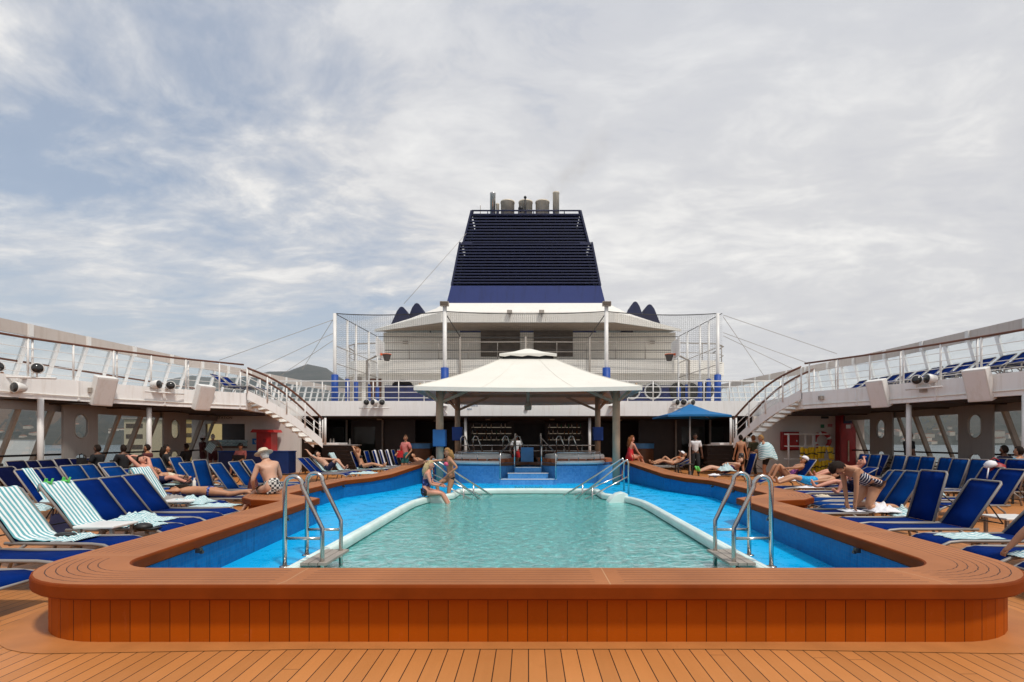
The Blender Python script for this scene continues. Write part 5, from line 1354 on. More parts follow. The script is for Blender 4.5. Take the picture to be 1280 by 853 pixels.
def auto(s, px, py, Y, label, group=None, sling='sling_blue', z0=0):
    """near top corner of the back seen at (px, py) and standing Y metres away -> hinge and back angle"""
    x, z = wx(px, Y), wz(py, Y) - z0; q = max(.25, min(.96, (z - SZ) / BL)); a = math.asin(q)
    xh = x - s * math.cos(a) * BL; lounger(s, xh, Y + LW, math.degrees(a), label, group, sling, z0); return (s, xh, Y + LW, math.degrees(a))
B2 = 'plain blue sun loungers of the %s'
# left row along the bench
lounger(-1, -5.55, 4.38, 48, 'blue sun lounger at the lower left picture edge, nearest the rounded bench corner')
lounger(-1, -5.68, 5.25, 48, 'empty blue sun lounger before the first towel covered one, cut by the left edge')
A = (-1, -5.85, 6.08, 52); Bq = (-1, -5.95, 6.95, 52)
lounger(*A, 'sun lounger under a teal striped towel with a blue clip, nearest towel covered one')
lounger(*Bq, 'blue sun lounger under a teal striped towel with green clips, behind the white side table')
lounger(-1, -6.05, 7.50, 52, 'empty blue sun lounger with crumpled towel on its seat, first behind the green clipped towel', sling='sling_blue')
lounger(-1, -6.08, 8.02, 52, 'empty blue sun lounger in the middle of three bare raised backs beside the left bench')
lounger(-1, -6.15, 8.56, 52, 'empty blue sun lounger, last of three bare raised backs beside the left bench')
Cq = (-1, -7.0, 9.75, 58)
lounger(*Cq, 'sun lounger with a white and teal towel draped over its back, beside the prone woman')
lounger(-1, -6.6, 10.5, 3, 'flat blue sun lounger with the prone woman in the black bikini lying on it')
for q in ((240, 571, 11.4), (261, 580, 12.1), (285, 578, 13.0), (303, 576, 13.8), (223, 579, 12.8)):
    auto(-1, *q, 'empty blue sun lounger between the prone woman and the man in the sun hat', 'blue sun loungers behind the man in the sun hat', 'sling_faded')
# left second row
t2 = auto(-1, 17, 588, 9.5, 'blue sun lounger with a white towel strip hanging over its back by the left edge')
for q in ((41, 586, 10.1), (74, 583, 10.9), (94, 582, 11.5), (122, 579, 12.2), (127, 585, 11.1), (185, 573, 14.2), (211, 572, 14.6)):
    auto(-1, *q, 'empty blue sun lounger in the second row behind the striped towels on the left', B2 % 'left second row', 'sling_faded' if q[0] > 60 else 'sling_blue')
auto(-1, 152, 587, 12.6, 'blue sun lounger under the sunbather with both arms over his head')
lounger(-1, -9.5, 13.4, 6, 'flat sun lounger with white towel under the brown haired woman lying on her side')
for q in ((-12, 585, 11.2), (6, 577, 12.6), (22, 577, 13.2), (44, 576, 13.8), (66, 574, 14.6), (84, 574, 15.2), (106, 573, 15.8)):  # same blue loungers, under-balcony shade painted into the sling
    auto(-1, *q, 'blue sun lounger with painted shade in the last row under the left balcony', B2.replace('blue', 'dark navy') % 'last row under the left balcony', 'sling_shaded')  # 'dark navy' is the blue sling with balcony shade painted into its colour
# left far group
FL = []
for i, (px, py, Y) in enumerate(((371, 573, 17.6), (378, 573, 18.2), (388, 570, 18.8), (411, 567, 19.5), (438, 565, 20.2), (455, 564, 20.9), (465, 563, 21.5), (473, 562, 22.0), (481, 561, 22.6), (489, 560, 23.2), (497, 559, 23.8))):
    labs = {0: 'empty navy sun lounger at the near end of the far left group, beside the ladder', 2: 'sun lounger with a striped towel under the man in navy shorts', 3: 'sun lounger with a pale striped towel behind the man in navy shorts', 4: 'blue sun lounger under the woman in the black bikini with raised arms'}
    FL.append(auto(-1, px, py, Y, labs.get(i, 'empty navy sun lounger in the far left row beside the standing woman in pink' if i != 1 else 'empty navy sun lounger, second from the near end of the far left group'), None if i in (0, 1, 2, 3, 4) else B2 % 'far left row'))
lounger(-1, -4.75, 22.2, 25, 'sun lounger under the person with raised knees behind the left canopy column')
# right row along the bench
lounger(1, 5.9, 4.72, 45, 'blue sun lounger at the right picture edge nearest the rounded bench corner')
lounger(1, 5.95, 5.42, 40, 'blue sun lounger at the right edge with a hand planted on its seat')
lounger(1, 5.98, 6.2, 45, 'blue sun lounger with a striped towel on its seat, beside the white side table', None)
lounger(1, 5.84, 7.0, 56, 'large navy sun lounger with raised back next to the white side table at right')
lounger(1, 5.78, 7.55, 74, 'navy sun lounger with nearly upright back beside the heaped white towel')
lounger(1, 5.35, 8.45, 2, 'flat blue sun lounger under the kneeling woman')
for q, lab in (((1158, 590.6, 8.8), 'blue sun lounger with raised back just behind the heaped striped towel'), ((1143, 590, 9.3), 'blue sun lounger with raised back, second behind the heaped striped towel')):
    auto(1, *q, lab, None, 'sling_faded')
tE = auto(1, 1132, 590, 9.95, 'blue sun lounger with a striped towel behind its back, right behind the kneeling woman', None, 'sling_faded')
lounger(1, 7.1, 10.75, 3, 'flat blue sun lounger between the kneeling woman and the man in blue trunks', None)
lounger(1, 7.2, 11.6, 3, 'flat blue sun lounger with curved grey frame in front of the man in blue trunks', None)
lounger(1, 7.35, 12.75, 3, 'flat sun lounger under the man in bright blue trunks')
tR = auto(1, 1257, 585, 10.0, 'blue sun lounger with a dark red bag hung on its back')
auto(1, 1283, 588, 9.2, 'blue sun lounger cut by the right edge beside the dark red bag')
for q in ((1237, 572.5, 11.7), (1212, 574.5, 12.3), (1195, 573, 12.9), (1170, 571, 13.5), (1152, 571, 14.1), (1133.5, 570, 14.7), (1102, 567, 15.6), (1088, 567, 16.2)):
    auto(1, *q, 'empty blue sun lounger with raised back in the second row along the right side', B2 % 'right second row', 'sling_faded')
for q in ((1268, 574, 12.4), (1285, 575, 11.6), (1112, 569, 16.6), (1142, 571, 16.0)):
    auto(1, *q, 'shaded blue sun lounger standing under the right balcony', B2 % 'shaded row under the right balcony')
auto(1, 1021, 575, 14.7, 'blue sun lounger under the woman in the white cap')
lounger(1, 9.6, 15.2, 28, 'blue sun lounger under the sunbather in the orange swimsuit')
auto(1, 946, 567, 17.0, 'blue sun lounger under the person in purple with lime green shoes')
lounger(1, 6.6, 22.4, 25, 'sun lounger under the sunbather nearer the black side table, right of the canopy')
lounger(1, 6.7, 23.4, 25, 'sun lounger under the far sunbather right of the canopy')
for i in range(15):
    lounger(1, 14.12, 12.9 + i * .68, 40, 'blue sun lounger in the row on the upper right deck behind the wire railing', 'blue sun loungers on the upper right deck', 'sling_blue', 3.285)
for i in range(2):
    lounger(-1, -11.9, 20.3 + i * .7, 40, 'blue sun lounger on the upper left deck near the stair head', 'blue sun loungers on the upper left deck', 'sling_blue', 3.285)
# ------------------------------------------------------------------ towels
def drape(pl, x0, frac, label, m='towel_stripe', w=.47, y0=0, over=.10, group=None):
    s, xh, yc, a = pl; ca, sa = math.cos(R(a)), math.sin(R(a)); pts = []
    e = BL * frac
    if over:
        for k in range(3): pts.append((e * ca + .035 * 1.0, e * sa - over * (1 - k / 3)))
        pts.append((e * ca + .01, e * sa + .022))
    for k in range(7): d = e * (1 - k / 6.5); pts.append((d * ca - .024 * sa, d * sa + .026 * ca))
    for k in range(1, 9): d = x0 * k / 8; pts.append((-d, .02 + .006 * math.sin(k * 1.9)))
    ln = [0]
    for p, q in zip(pts, pts[1:]): ln.append(ln[-1] + math.dist(p, q))
    b = MB(); rows, uv = [], []
    for (x, z), u in zip(pts, ln):
        row, ur = [], []
        for k in range(13):
            f = -1 + k / 6; y = f * w / 2 + .008 * math.sin(u * 9 + k)
            zz = z + .006 * math.sin(k * 1.3 + u * 11); row.append((x + .004 * math.sin(k * 2.1), y, zz)); ur.append((u, y + 1))
        rows.append(row); uv.append(ur)
    b.strip(rows, uv); o = b.build('towel', m, None, loc=(xh, yc + y0, SZ)); o.rotation_euler = (0, 0, 0 if s > 0 else math.pi)
    md = o.modifiers.new('t', 'SOLIDIFY'); md.thickness = .008
    return tag(o, label, 'towel', group)
def heap(loc, sx, sy, h, label, m='towel_stripe', seed=0, rz=0, group=None):
    b = MB(); rows, uv = [], []; n = 26
    for i in range(n):
        row, ur = [], []
        for j in range(n):
            u, v = i / (n - 1) * 2 - 1, j / (n - 1) * 2 - 1; e = max(0, 1 - max(abs(u), abs(v)) ** 3)
            q = noise.noise(V((u * 1.6 + seed, v * 1.6, seed * .7))); rdg = abs(noise.noise(V((u * 3.1 + seed, v * 2.6 - seed, 2))))
            z = h * (.18 + .5 * e * (.6 + q) + .75 * e * rdg) * (1 - .45 * (u * u + v * v) / 2)
            row.append((u * sx / 2 * (1 + .22 * noise.noise(V((v * 2, seed, 3)))), v * sy / 2 * (1 + .22 * noise.noise(V((u * 2, seed, 5)))), max(.006, z))); ur.append((u * sx * .9 + z * 1.2, v * sy * .9 + z * 1.6 + 2))
        rows.append(row); uv.append(ur)
    b.strip(rows, uv); o = b.build('towel', m, None, loc=loc); o.rotation_euler = (0, 0, rz)
    md = o.modifiers.new('t', 'SOLIDIFY'); md.thickness = .006
    return tag(o, label, 'towel', group)
drape(A, .42, 1.0, 'teal and white striped towel with a blue clip on the nearest covered lounger')
drape(Bq, .62, 1.0, 'teal and white striped towel held by two green clips on the second lounger at left')
drape(Cq, .30, 1.0, 'white and teal striped towel hung on the lounger beside the prone woman')
drape(t2, .1, 1.0, 'narrow white and teal towel strip hanging on a lounger back by the left edge', w=.2, y0=.0)
heap((-5.72, 7.42, SZ), .46, .42, .17, 'crumpled striped towel on the lounger behind the green clipped towel', seed=1)
heap((-5.42, 7.5, SZ), .40, .36, .06, 'flat trailing striped towel beside a crumpled one on the left row', seed=2)
heap((-5.15, 6.95, SZ), .30, .34, .09, 'small bunched striped towel at the foot of the green clipped lounger', seed=3)
heap((-5.33, 6.05, SZ), .26, .4, .09, 'bunched end of striped towel beside the black cap', seed=4)
heap((-6.02, 9.2, SZ + .02), .6, .5, .20, 'large crumpled striped towel in front of the prone woman', seed=5)
heap((-5.55, 9.1, SZ), .7, .40, .05, 'pale towel spread flat next to the large crumpled striped towel', seed=6)
heap((-8.9, 13.3, SZ + .0), 1.5, .46, .05, 'white striped towel under the brown haired woman on the left', seed=7)
heap((-6.75, 9.72, SZ + .02), .35, .4, .12, 'grey bunched clothing on the lounger beside the prone woman', 'cloth_grey', seed=8)
heap((-6.9, 7.2, .5), .3, .3, .12, 'white towel corner hanging off the left edge of the green clipped lounger', seed=9, rz=.4)
drape(FL[2], .5, 1.0, 'striped towel under the man in navy shorts at the far left')
drape(FL[3], .3, 1.0, 'pale striped towel over the upright lounger behind the man in navy shorts')
for i in (6, 7, 8): drape(FL[i], .2, 1.0, 'white towel folded over a navy lounger in the far left row', 'white_cloth', w=.2, y0=.1, group='white towels on the far left row')
drape(FL[4], 1.1, .1, 'long striped towel spread under the legs of the woman in the black bikini', over=0)
heap((-5.6, 17.6, SZ), 1.0, .45, .1, 'striped towel trailing over the lounger foot next to the far left bench', seed=12)
heap((5.3, 6.15, SZ), .62, .3, .07, 'striped towel laid on the lounger seat beside the right picture edge', seed=13)
heap((5.72, 8.28, SZ), .42, .36, .17, 'heaped white cloth on the lounger head behind the kneeling woman', 'white_cloth', seed=14)
heap((5.98, 8.22, SZ - .06), .42, .40, .2, 'crumpled teal striped towel hanging over the lounger end by the white cloth', seed=15)
heap((5.3, 8.4, SZ + .005), .32, .26, .035, 'thin white towel under the knees of the kneeling woman', 'white_cloth', seed=16)
heap((6.1, 10.6, SZ), .25, .25, .05, 'tan and white cloth beside the bare foot near the kneeling woman', 'cloth_tan', seed=17)
heap((7.55, 9.7, .42), .4, .5, .3, 'striped towel bunched behind the lounger back next to the kneeling woman', seed=18, rz=.6)
heap((6.9, 12.6, SZ), .6, .36, .04, 'white towel under the man in bright blue trunks', 'white_cloth', seed=19)
heap((7.25, 14.4, SZ + .02), .5, .4, .14, 'white towel bunched beside the woman in the white cap', 'white_cloth', seed=20)
heap((6.55, 16.9, SZ + .12), .5, .42, .28, 'striped towel bundled on the person in purple', seed=21)
heap((6.1, 16.8, SZ), .35, .28, .1, 'white towel beside the bare leg of the person in purple', 'white_cloth', seed=22)
heap((5.1, 21.9, SZ), .9, .4, .10, 'pale towel at the foot of the loungers right of the canopy', seed=23)
heap((4.5, 20.6, .5), .9, .5, .06, 'dark red towel lying along the right bench near the canopy', 'deep_red', seed=24)
heap((5.0, 5.1, SZ), .25, .3, .06, 'small pale towel corner beside the planted hand at right', seed=25)
# stack of folded towels in the hatch
for i in range(9):
    for k in range(2):
        b = MB(); b.box((0, 0, 0), (.17, .4, .14)); 
        for f in b.bm.faces:
            for l in f.loops: l[b.uv].uv = (l.vert.co.x, l.vert.co.z * .5 + l.vert.co.x)
        o = b.build('folded_towel', 'towel_stripe', None, bevel=.03, loc=(wx(271, 23.7) + i * .175, 23.72, 1.28 + k * .15)); tag(o, 'folded striped towel in the pile on the towel station counter', 'towel', 'folded towels in the towel station hatch')
b = MB(); b.box((0, 0, 0), (.34, .03, .42))
for f in b.bm.faces:
    for l in f.loops: l[b.uv].uv = (l.vert.co.z, l.vert.co.x)
o = b.build('towel', 'towel_stripe', None, bevel=.01, loc=(wx(264, 22.5), 22.45, 1.16)); o.rotation_euler = (0, R(32), 0); tag(o, 'blue and white folded towel held by the man at the towel station', 'towel')
# small things on and by the loungers
def side_table(x, y, rz, label, w=.5, d=.42, z=.44, leg='frame_grey', top='white_plastic'):
    t = thing('side_table', label, 'side table', (x, y, 0), rz)
    b = MB(); b.bx((-w / 2, -d / 2, z - .035), (w / 2, d / 2, z)); b.build('table_top', top, t, bevel=.012)
    for i in (-1, 1):
        for j in (-1, 1):
            b = MB(); b.bx((i * (w / 2 - .05) - .018, j * (d / 2 - .05) - .018, 0), (i * (w / 2 - .05) + .018, j * (d / 2 - .05) + .018, z - .036)); b.build('leg', leg, t)
    return t
side_table(-5.35, 6.5, 0, 'white side table with grey legs between the two towel covered loungers at left')
side_table(-6.15, 9.1, .1, 'small pale side table in front of the prone woman')
side_table(-7.35, 11.2, 0, 'small white side table beside the loungers behind the man in the sun hat', .55)
side_table(6.72, 7.12, 0, 'white side table behind the large navy lounger at right', .52)
side_table(5.75, 18.9, 0, 'black side table by the parasol pole right of the canopy', .6, .5, .62, 'black', 'black')
side_table(8.5, 12.2, 0, 'white side table under the second row at right, beside a towel', .4)
for (pl, m, f, lab) in ((A, 'sign_blue', -.12, 'blue peg clip on the nearest striped towel at left'), (Bq, 'lime', .14, 'green peg clip on the left corner of the second striped towel'), (Bq, 'lime', -.12, 'green peg clip on the right corner of the second striped towel')):
    s, xh, yc, a = pl; x = xh + s * BL * math.cos(R(a)); z = SZ + BL * math.sin(R(a)); y = yc + f
    b = MB(); b.beam((x - .04, y, z - .06), (x - .02, y, z + .07), .03, .02); b.beam((x + .02, y, z - .06), (x + .05, y + .02, z + .07), .03, .02); b.tube([(x - .04, y - .02, z + .02), (x + .05, y - .02, z + .02)], .014, 6)
    tag(b.build('towel_clip', m), lab, 'clip')
b = MB(); b.ball((0, 0, .0), (.11, .10, .055), 14, 8); b.box((.13, 0, -.02), (.12, .16, .015)); o = b.build('black_cap', 'black', None, loc=(-5.05, 6.72, SZ + .03), smooth=False); tag(o, 'black cap lying on the lounger next to the white side table', 'cap')
b = MB(); b.ball((0, 0, 0), (.12, .08, .03), 12, 6); o = b.build('sandal', 'black', None, loc=(-5.42, 6.0, SZ + .06)); tag(o, 'black sandal lying on the striped towel end at left', 'sandal')
s, xh, yc, a = tR; t = thing('shoulder_bag', 'dark red bag hung on a lounger back at right', 'bag', (xh + .5, yc + .05, .98))
b = MB(); b.lathe([(.03, -.34), (.13, -.30), (.16, -.12), (.13, .02), (.05, .06)], 14); b.build('bag_body', 'deep_red', t, smooth=True)
b = MB(); b.tube([(-.08, 0, .0), (-.12, 0, .12), (-.05, .0, .16), (.05, 0, .1)], .012, 6); b.build('strap', 'deep_red', t)
b = MB(); b.lathe([(.11, 0), (.10, .06), (.05, .10), (0, .11)], 14); b.tube([(-.1, -.05, .0), (-.24, -.08, -.16)], .012, 6); o = b.build('white_cap', 'white_cloth', None, loc=(xh + .32, yc - .02, .98)); o.rotation_euler = (0, R(-25), 0); tag(o, 'white cap with trailing strap on top of the dark red bag', 'cap')
b = MB(); b.tube([(0, 0, 0), (.05, .02, .01), (.4, .1, .0)], .02, 6); o = b.build('red_strap', 'red', None, loc=(4.55, 4.5, .06)); tag(o, 'thin red strap lying on the deck beside the right bench corner', 'strap')
b = MB(); b.lathe([(0, 0), (.09, .01), (.10, .06), (.07, .09), (0, .1)], 12); o = b.build('yellow_bag', 'yellow', None, loc=(-5.0, 20.6, SZ + .03)); tag(o, 'yellow bundle on a far left lounger beside the standing woman in pink', 'bag')
# dark chairs and tables under the balconies
def make_chair():
    t = thing('dark_armchair', 'x', 'chair', (0, 0, -60))
    b = MB(); b.bx((-.24, -.24, .40), (.24, .24, .46)); b.build('seat', 'dark_rattan', t, bevel=.02)
    b = MB(); b.bx((-.25, .2, .5), (.25, .25, .88)); b.build('backrest', 'dark_rattan', t, bevel=.02)
    for i in (-1, 1):
        for j in (-1, 1): b = MB(); b.bx((i * .22 - .018, j * .21 - .018, 0), (i * .22 + .018, j * .21 + .018, .40)); b.build('leg', 'black', t)
        b = MB(); b.bx((i * .25 - .02, -.22, .62), (i * .25 + .02, .22, .66)); b.build('armrest', 'dark_rattan', t)
    return t
ch0 = make_chair(); first = True
def chair(x, y, rz, label, group):
    global first
    if first: first = False; o = ch0; o.location = (x, y, 0); o.rotation_euler = (0, 0, rz); o['label'] = label; o['group'] = group
    else: o = dup(ch0, (x, y, 0), rz, label, group)
for x, y, r in ((-13.1, 15.6, 1.6), (-12.4, 15.7, 1.2), (-12.7, 17.1, 1.8), (-11.4, 16.1, 2.4), (-13.4, 20.1, 1.4), (-13.6, 13.2, 1.5), (-13.4, 18.6, -1.5)):
    chair(x, y, r, 'dark rattan armchair in the shade under the left balcony', 'dark armchairs under the left balcony')
for x, y, r in ((13.3, 20.0, -1.6), (13.4, 18.9, -1.6), (13.6, 17.8, -1.5), (13.4, 16.4, -1.6), (13.3, 15.0, -1.6), (12.9, 13.9, -.4), (11.6, 12.1, -.3), (13.5, 19.4, 1.5)):
    chair(x, y, r, 'dark rattan armchair in the shade under the right balcony', 'dark armchairs under the right balcony')
chair(-11.75, 21.0, math.pi, 'dark rattan armchair under the seated man in the pink shirt', 'dark armchair by the blue locker')
for x, y, s in ((-13.9, 16.4, 'left'), (-13.8, 19.4, 'left'), (14.1, 19.5, 'right'), (14.0, 17.0, 'right'), (14.0, 14.4, 'right')):
    t = thing('dark_table', 'small dark round table by the %s side windows' % s, 'table', (x, y, 0), 0, 'dark tables by the %s windows' % s)
    b = MB(); b.lathe([(.38, .72), (.38, .75), (0, .75)], 18); b.build('table_top', 'dark_wood', t); b = MB(); b.lathe([(.24, 0), (.24, .03), (.03, .05), (.03, .72)], 12); b.build('pedestal', 'black', t)
b = MB(); b.bx((-.08, -.08, 0), (.08, .08, .26)); b.tube([(-.06, 0, .26), (-.06, 0, .34), (0, 0, .38), (.06, 0, .34), (.06, 0, .26)], .012, 6); o = b.build('lantern', 'black', None, loc=(wx(102, 14.9), 14.9, .72)); tag(o, 'black lantern below the left porthole', 'lantern')
b = MB(); b.lathe([(.22, 0), (.22, .7), (.24, .72), (0, .72)], 14); tag(b.build('lantern_stand', 'dark_wood', None, loc=(wx(102, 14.9), 14.9, 0)), 'dark round pedestal under the black lantern on the left', 'pedestal')

def tote(x, y, z, m, label, sc=1.0, rz=0):
    t = thing('tote_bag', label, 'bag', (x, y, z), rz)
    b = MB(); rows = []
    for k in range(6):
        q = k / 5; rows.append([((.17 - .05 * q) * sc * math.cos(R(a)), (.09 - .06 * q) * sc * math.sin(R(a)) + .01 * math.sin(k + a), .30 * q * sc) for a in range(0, 361, 30)])
    b.strip(rows); b.face(rows[0][:-1]); b.build('bag_body', m, t, smooth=True)
    for s in (-1, 1): b = MB(); b.tube([(-.07 * sc, s * .03, .28 * sc), (-.05 * sc, s * .04, .42 * sc), (.05 * sc, s * .04, .42 * sc), (.07 * sc, s * .03, .28 * sc)], .009, 5); b.build('handle', m, t)
tote(-6.55, 12.2, SZ, 'cloth_maroon', 'small maroon beach bag on a lounger behind the man in the sun hat', .8)
tote(9.0, 12.4, SZ, 'cloth_grey', 'grey beach bag on a second row lounger at right', .8, .4)
tote(7.55, 10.3, 0, 'cloth_tan', 'tan beach bag standing on the deck behind the kneeling woman', 1, .8)
tote(-7.6, 8.3, 0, 'cloth_navy', 'navy beach bag on the deck behind the bare blue loungers', 1, .2)
tote(-9.9, 11.6, SZ, 'cloth_cyan', 'pale blue beach bag on a second row lounger at left', .7)
for x, y, z, lab in ((-7.3, 11.2, .44, 'clear water bottle on the table behind the man in the sun hat'), (8.5, 12.25, .44, 'clear water bottle on the white side table in the right second row')):
    b = MB(); b.lathe([(.032, 0), (.034, .15), (.014, .19), (.014, .21)], 12); b.lathe([(.016, .205), (.016, .225), (0, .225)], 10)
    tag(b.build('water_bottle', 'bottle_clear', None, loc=(x, y, z + .001)), lab, 'bottle')
heap((7.6, 11.3, SZ + .12), .35, .4, .12, 'folded pale towel on the flat lounger before the man in blue trunks', 'white_cloth', seed=31)
heap((9.55, 12.5, SZ + .02), .4, .4, .12, 'white towel on a second row lounger at right', 'white_cloth', seed=32)
heap((-9.1, 9.75, SZ), .7, .4, .08, 'striped towel on the seat under the narrow hanging towel strip', seed=33)
# ------------------------------------------------------------------ the people
def P_(*a, **k): return person(*a, **k)
PI = math.pi
person('shirtless man in a pale sun hat and checked shorts sitting on the left bench end', (-4.92, 9.85, .60), R(44), torso=(-.10, .42, 1), front=(0, 1, -.2), headf=(-.2, 1, -.7), skin='skin_fair', hair='hair_grey', fat=1.16, h=1.68,
       hands=[(-.24, .34, -.02), (.16, .42, .04)], feet=[(-.42, .38, -.46), (.14, .46, -.40)], hat=('hat', 'cloth_tan'), wear=[('shorts', 'pattern_shorts')])
person('woman in a black bikini lying face down on a flat left lounger', (-6.55, 10.5, .45), R(-90), **prone(), skin='skin_tan', hair='hair_dark', long=.6, fem=True, wear=[('briefs', 'floral_blue'), ('bra', 'cloth_black')])
person('brown haired woman lying on her side on a white towel in the left second row', (-9.05, 13.35, .47), R(-90), **recline(14, headf=(.6, .2, .6)), skin='skin_warm', hair='hair_gold', long=1, fem=True, wear=[('onepiece', 'cloth_tan')])
person('sunbather with both arms folded over his head in the left second row', (-9.35, 12.9, .47), R(-90), **recline(48, hands=[(-.13, -.62, .62), (.13, -.62, .62)], elbows=((-1, .1, .7), (1, .1, .7))), skin='skin_pink', hair='hair_dark', wear=[('shorts', 'cloth_navy')])
for x, y, yw, lab, sk, hr, w in ((-13.1, 15.6, 1.6, 'dark clad person sitting farthest left by the shaded left windows', 'skin_brown', 'hair_dark', 'cloth_black'), (-12.4, 15.7, 1.2, 'dark clad person sitting beside another by the shaded left windows', 'skin_brown', 'hair_dark', 'cloth_black'),
                              (-12.7, 17.1, 1.8, 'person in a maroon top seated beside the left white post', 'skin_tan', 'hair_dark', 'cloth_maroon'), (-13.4, 20.1, 1.4, 'person in black seated in shade near the towel station', 'skin_brown', 'hair_dark', 'cloth_black')):
    person(lab, (x, y, .56), yw, **seated(), skin=sk, hair=hr, wear=[('tee', w), ('trousers', 'cloth_black')])
person('dark haired person with bare crossed legs seated right of the left white post', (-11.4, 16.1, .56), 2.4 + PI, **seated(feet=[(-.05, .50, -.30), (.2, .40, -.40)]), skin='skin_warm', hair='hair_dark', long=1, fem=True, wear=[('tee', 'cloth_black'), ('shorts', 'cloth_black')])
person('white haired man in a grey tee shirt holding a striped towel at the towel station', (wx(266, 22.7), 22.7, .93), R(25), **dict(STAND, hands=[(-.1, .28, .12), (.28, .4, .16)]), skin='skin_pink', hair='hair_grey', wear=[('tee', 'cloth_grey'), ('shorts', 'cloth_maroon')], fat=1.1, h=1.78)
person('person in maroon with a white cap standing behind the grey shirted man', (wx(253, 22.9), 22.9, .90), R(-35), **STAND, skin='skin_brown', hair='hair_dark', hat=('cap', 'white_cloth'), wear=[('tee', 'cloth_maroon'), ('trousers', 'cloth_maroon')])
person('man in a pink shirt and dark cap sitting in front of the blue locker', (-11.75, 20.95, .56), R(175), **seated(), skin='skin_tan', hair='hair_dark', hat=('cap', 'black'), wear=[('tee', 'cloth_pink'), ('shorts', 'cloth_grey')], fat=1.1)
s, xh, yc, a = FL[2]
person('shirtless man in navy shorts reclining with raised knee on the far left lounger', (xh + .12, yc, .47), R(-90), **recline(a - 8, hands=[(-.2, .32, .30), (.22, -.70, .62)], elbows=((-1, 0, 0), (1, .2, -.3)), feet=[(-.1, .52, -.05), (.1, .62, .0)]), skin='skin_fair', hair='hair_dark', wear=[('shorts', 'cloth_navy')])
s, xh, yc, a = FL[4]
person('woman in a black bikini on a far left lounger, both arms raised', (xh + .14, yc, .47), R(-90), **recline(a - 4, hands=[(-.14, -.32, .74), (.14, -.32, .74)], elbows=((-1, .2, .5), (1, .2, .5))), skin='skin_warm', hair='hair_auburn', long=.5, fem=True, wear=[('bra', 'cloth_black'), ('briefs', 'cloth_black')])
person('woman in a pink top with a red bag walking past the far left loungers', (wx(507, 19.8), 19.8, .90), R(150), **dict(STAND, hands=[(-.22, .12, .02), (.24, .22, .08)], headf=(-.7, .7, .1)), skin='skin_tan', hair='hair_brown', fem=True, wear=[('tee', 'cloth_pink'), ('shorts', 'cloth_teal'), ('bag', 'cloth_red')])
person('sunbather with raised knees lying behind the left canopy column', (-4.45, 22.2, .47), R(-90), **recline(26, feet=[(-.1, .48, -.05), (.1, .60, -.03)]), skin='skin_warm', hair='hair_dark', wear=[('shorts', 'cloth_cyan')])
person('blonde woman in a blue patterned swimsuit sitting on the pool rim with a phone', (-2.62, 13.05, .20), R(-82), torso=(0, .16, 1), headf=(0, 1, -.5), hands=[(-.02, .40, .16), (.10, .38, .14)], feet=[(-.10, .66, -.42), (.12, .62, -.44)], skin='skin_pink', hair='hair_blond', long=.9, fem=True, fat=1.12, wear=[('onepiece', 'floral_blue'), ('briefs', 'cloth_black')])
person('woman in a pink bikini stepping out of the pool with one hand on the rail', (-2.12, 14.1, .50), R(115), torso=(0, .12, 1), hands=[(-.22, .1, .10), (.16, .62, .42)], feet=[(-.1, -.02, -.86), (.1, .30, -.66)], knees=((0, 1, .2), (0, 1, .4)), skin='skin_tan', hair='hair_gold', long=.6, fem=True, wear=[('bra', 'cloth_hotpink'), ('briefs', 'cloth_black')])
person('man in a white tee shirt and red shorts standing behind the blue pedestal', (wx(645, 23.7), 23.75, .93), R(200), **STAND, skin='skin_brown', hair='hair_dark', wear=[('tee', 'cloth_white'), ('shorts', 'cloth_red')], h=1.8)
person('woman in a red swimsuit sitting on the right bench beside the canopy column', (3.72, 18.7, .88), R(-58), torso=(0, .12, 1), headf=(.3, 1, -.3), hands=[(-.12, .34, .06), (.18, .38, .04)], feet=[(-.1, .62, -.34), (.1, .66, -.34)], skin='skin_pink', hair='hair_auburn', long=1.2, fem=True, wear=[('onepiece', 'cloth_red')])
person('sunbather lying with legs toward the pool, nearer of two right of the canopy', (6.35, 22.4, .47), R(90), **recline(28, feet=[(-.1, .84, -.02), (.12, .6, -.02)]), skin='skin_warm', hair='hair_dark', fem=True, wear=[('bra', 'cloth_orange'), ('briefs', 'cloth_orange')])
person('sunbather in a white hat lying on the farther lounger right of the canopy', (6.5, 23.4, .47), R(90), **recline(30), skin='skin_warm', hair='hair_gold', hat=('sun', 'white_cloth'), fem=True, wear=[('onepiece', 'cloth_black')])
person('waiter in a white shirt and black trousers walking past the parasol', (wx(869, 21.6), 21.6, .93), R(172), **dict(STAND, feet=[(-.1, .14, -.86), (.1, -.1, -.85)]), skin='skin_brown', hair='hair_dark', h=1.80, wear=[('tee', 'cloth_white'), ('trousers', 'cloth_black'), ('shoes', 'black')])
person('person in purple lying with bare legs and lime green shoes on the right', (6.62, 17.25, .48), R(90), **recline(24, hands=[(-.2, -.05, .25), (.25, -.1, .2)]), skin='skin_fair', hair='hair_brown', fat=1.2, wear=[('onepiece', 'cloth_purple'), ('shoes', 'lime')])
person('woman in a black tube top and patterned skirt standing at the right stair', (wx(926, 20.4), 20.4, .91), R(-8), **STAND, skin='skin_tan', hair='hair_dark', fem=True, wear=[('bra', 'cloth_black'), ('skirt', 'grey_print')])
person('person in dark olive standing behind the woman in the tube top', (wx(942, 21.0), 21.0, .90), R(20), **STAND, skin='skin_tan', hair='hair_auburn', wear=[('tee', 'cloth_olive'), ('trousers', 'cloth_black')])
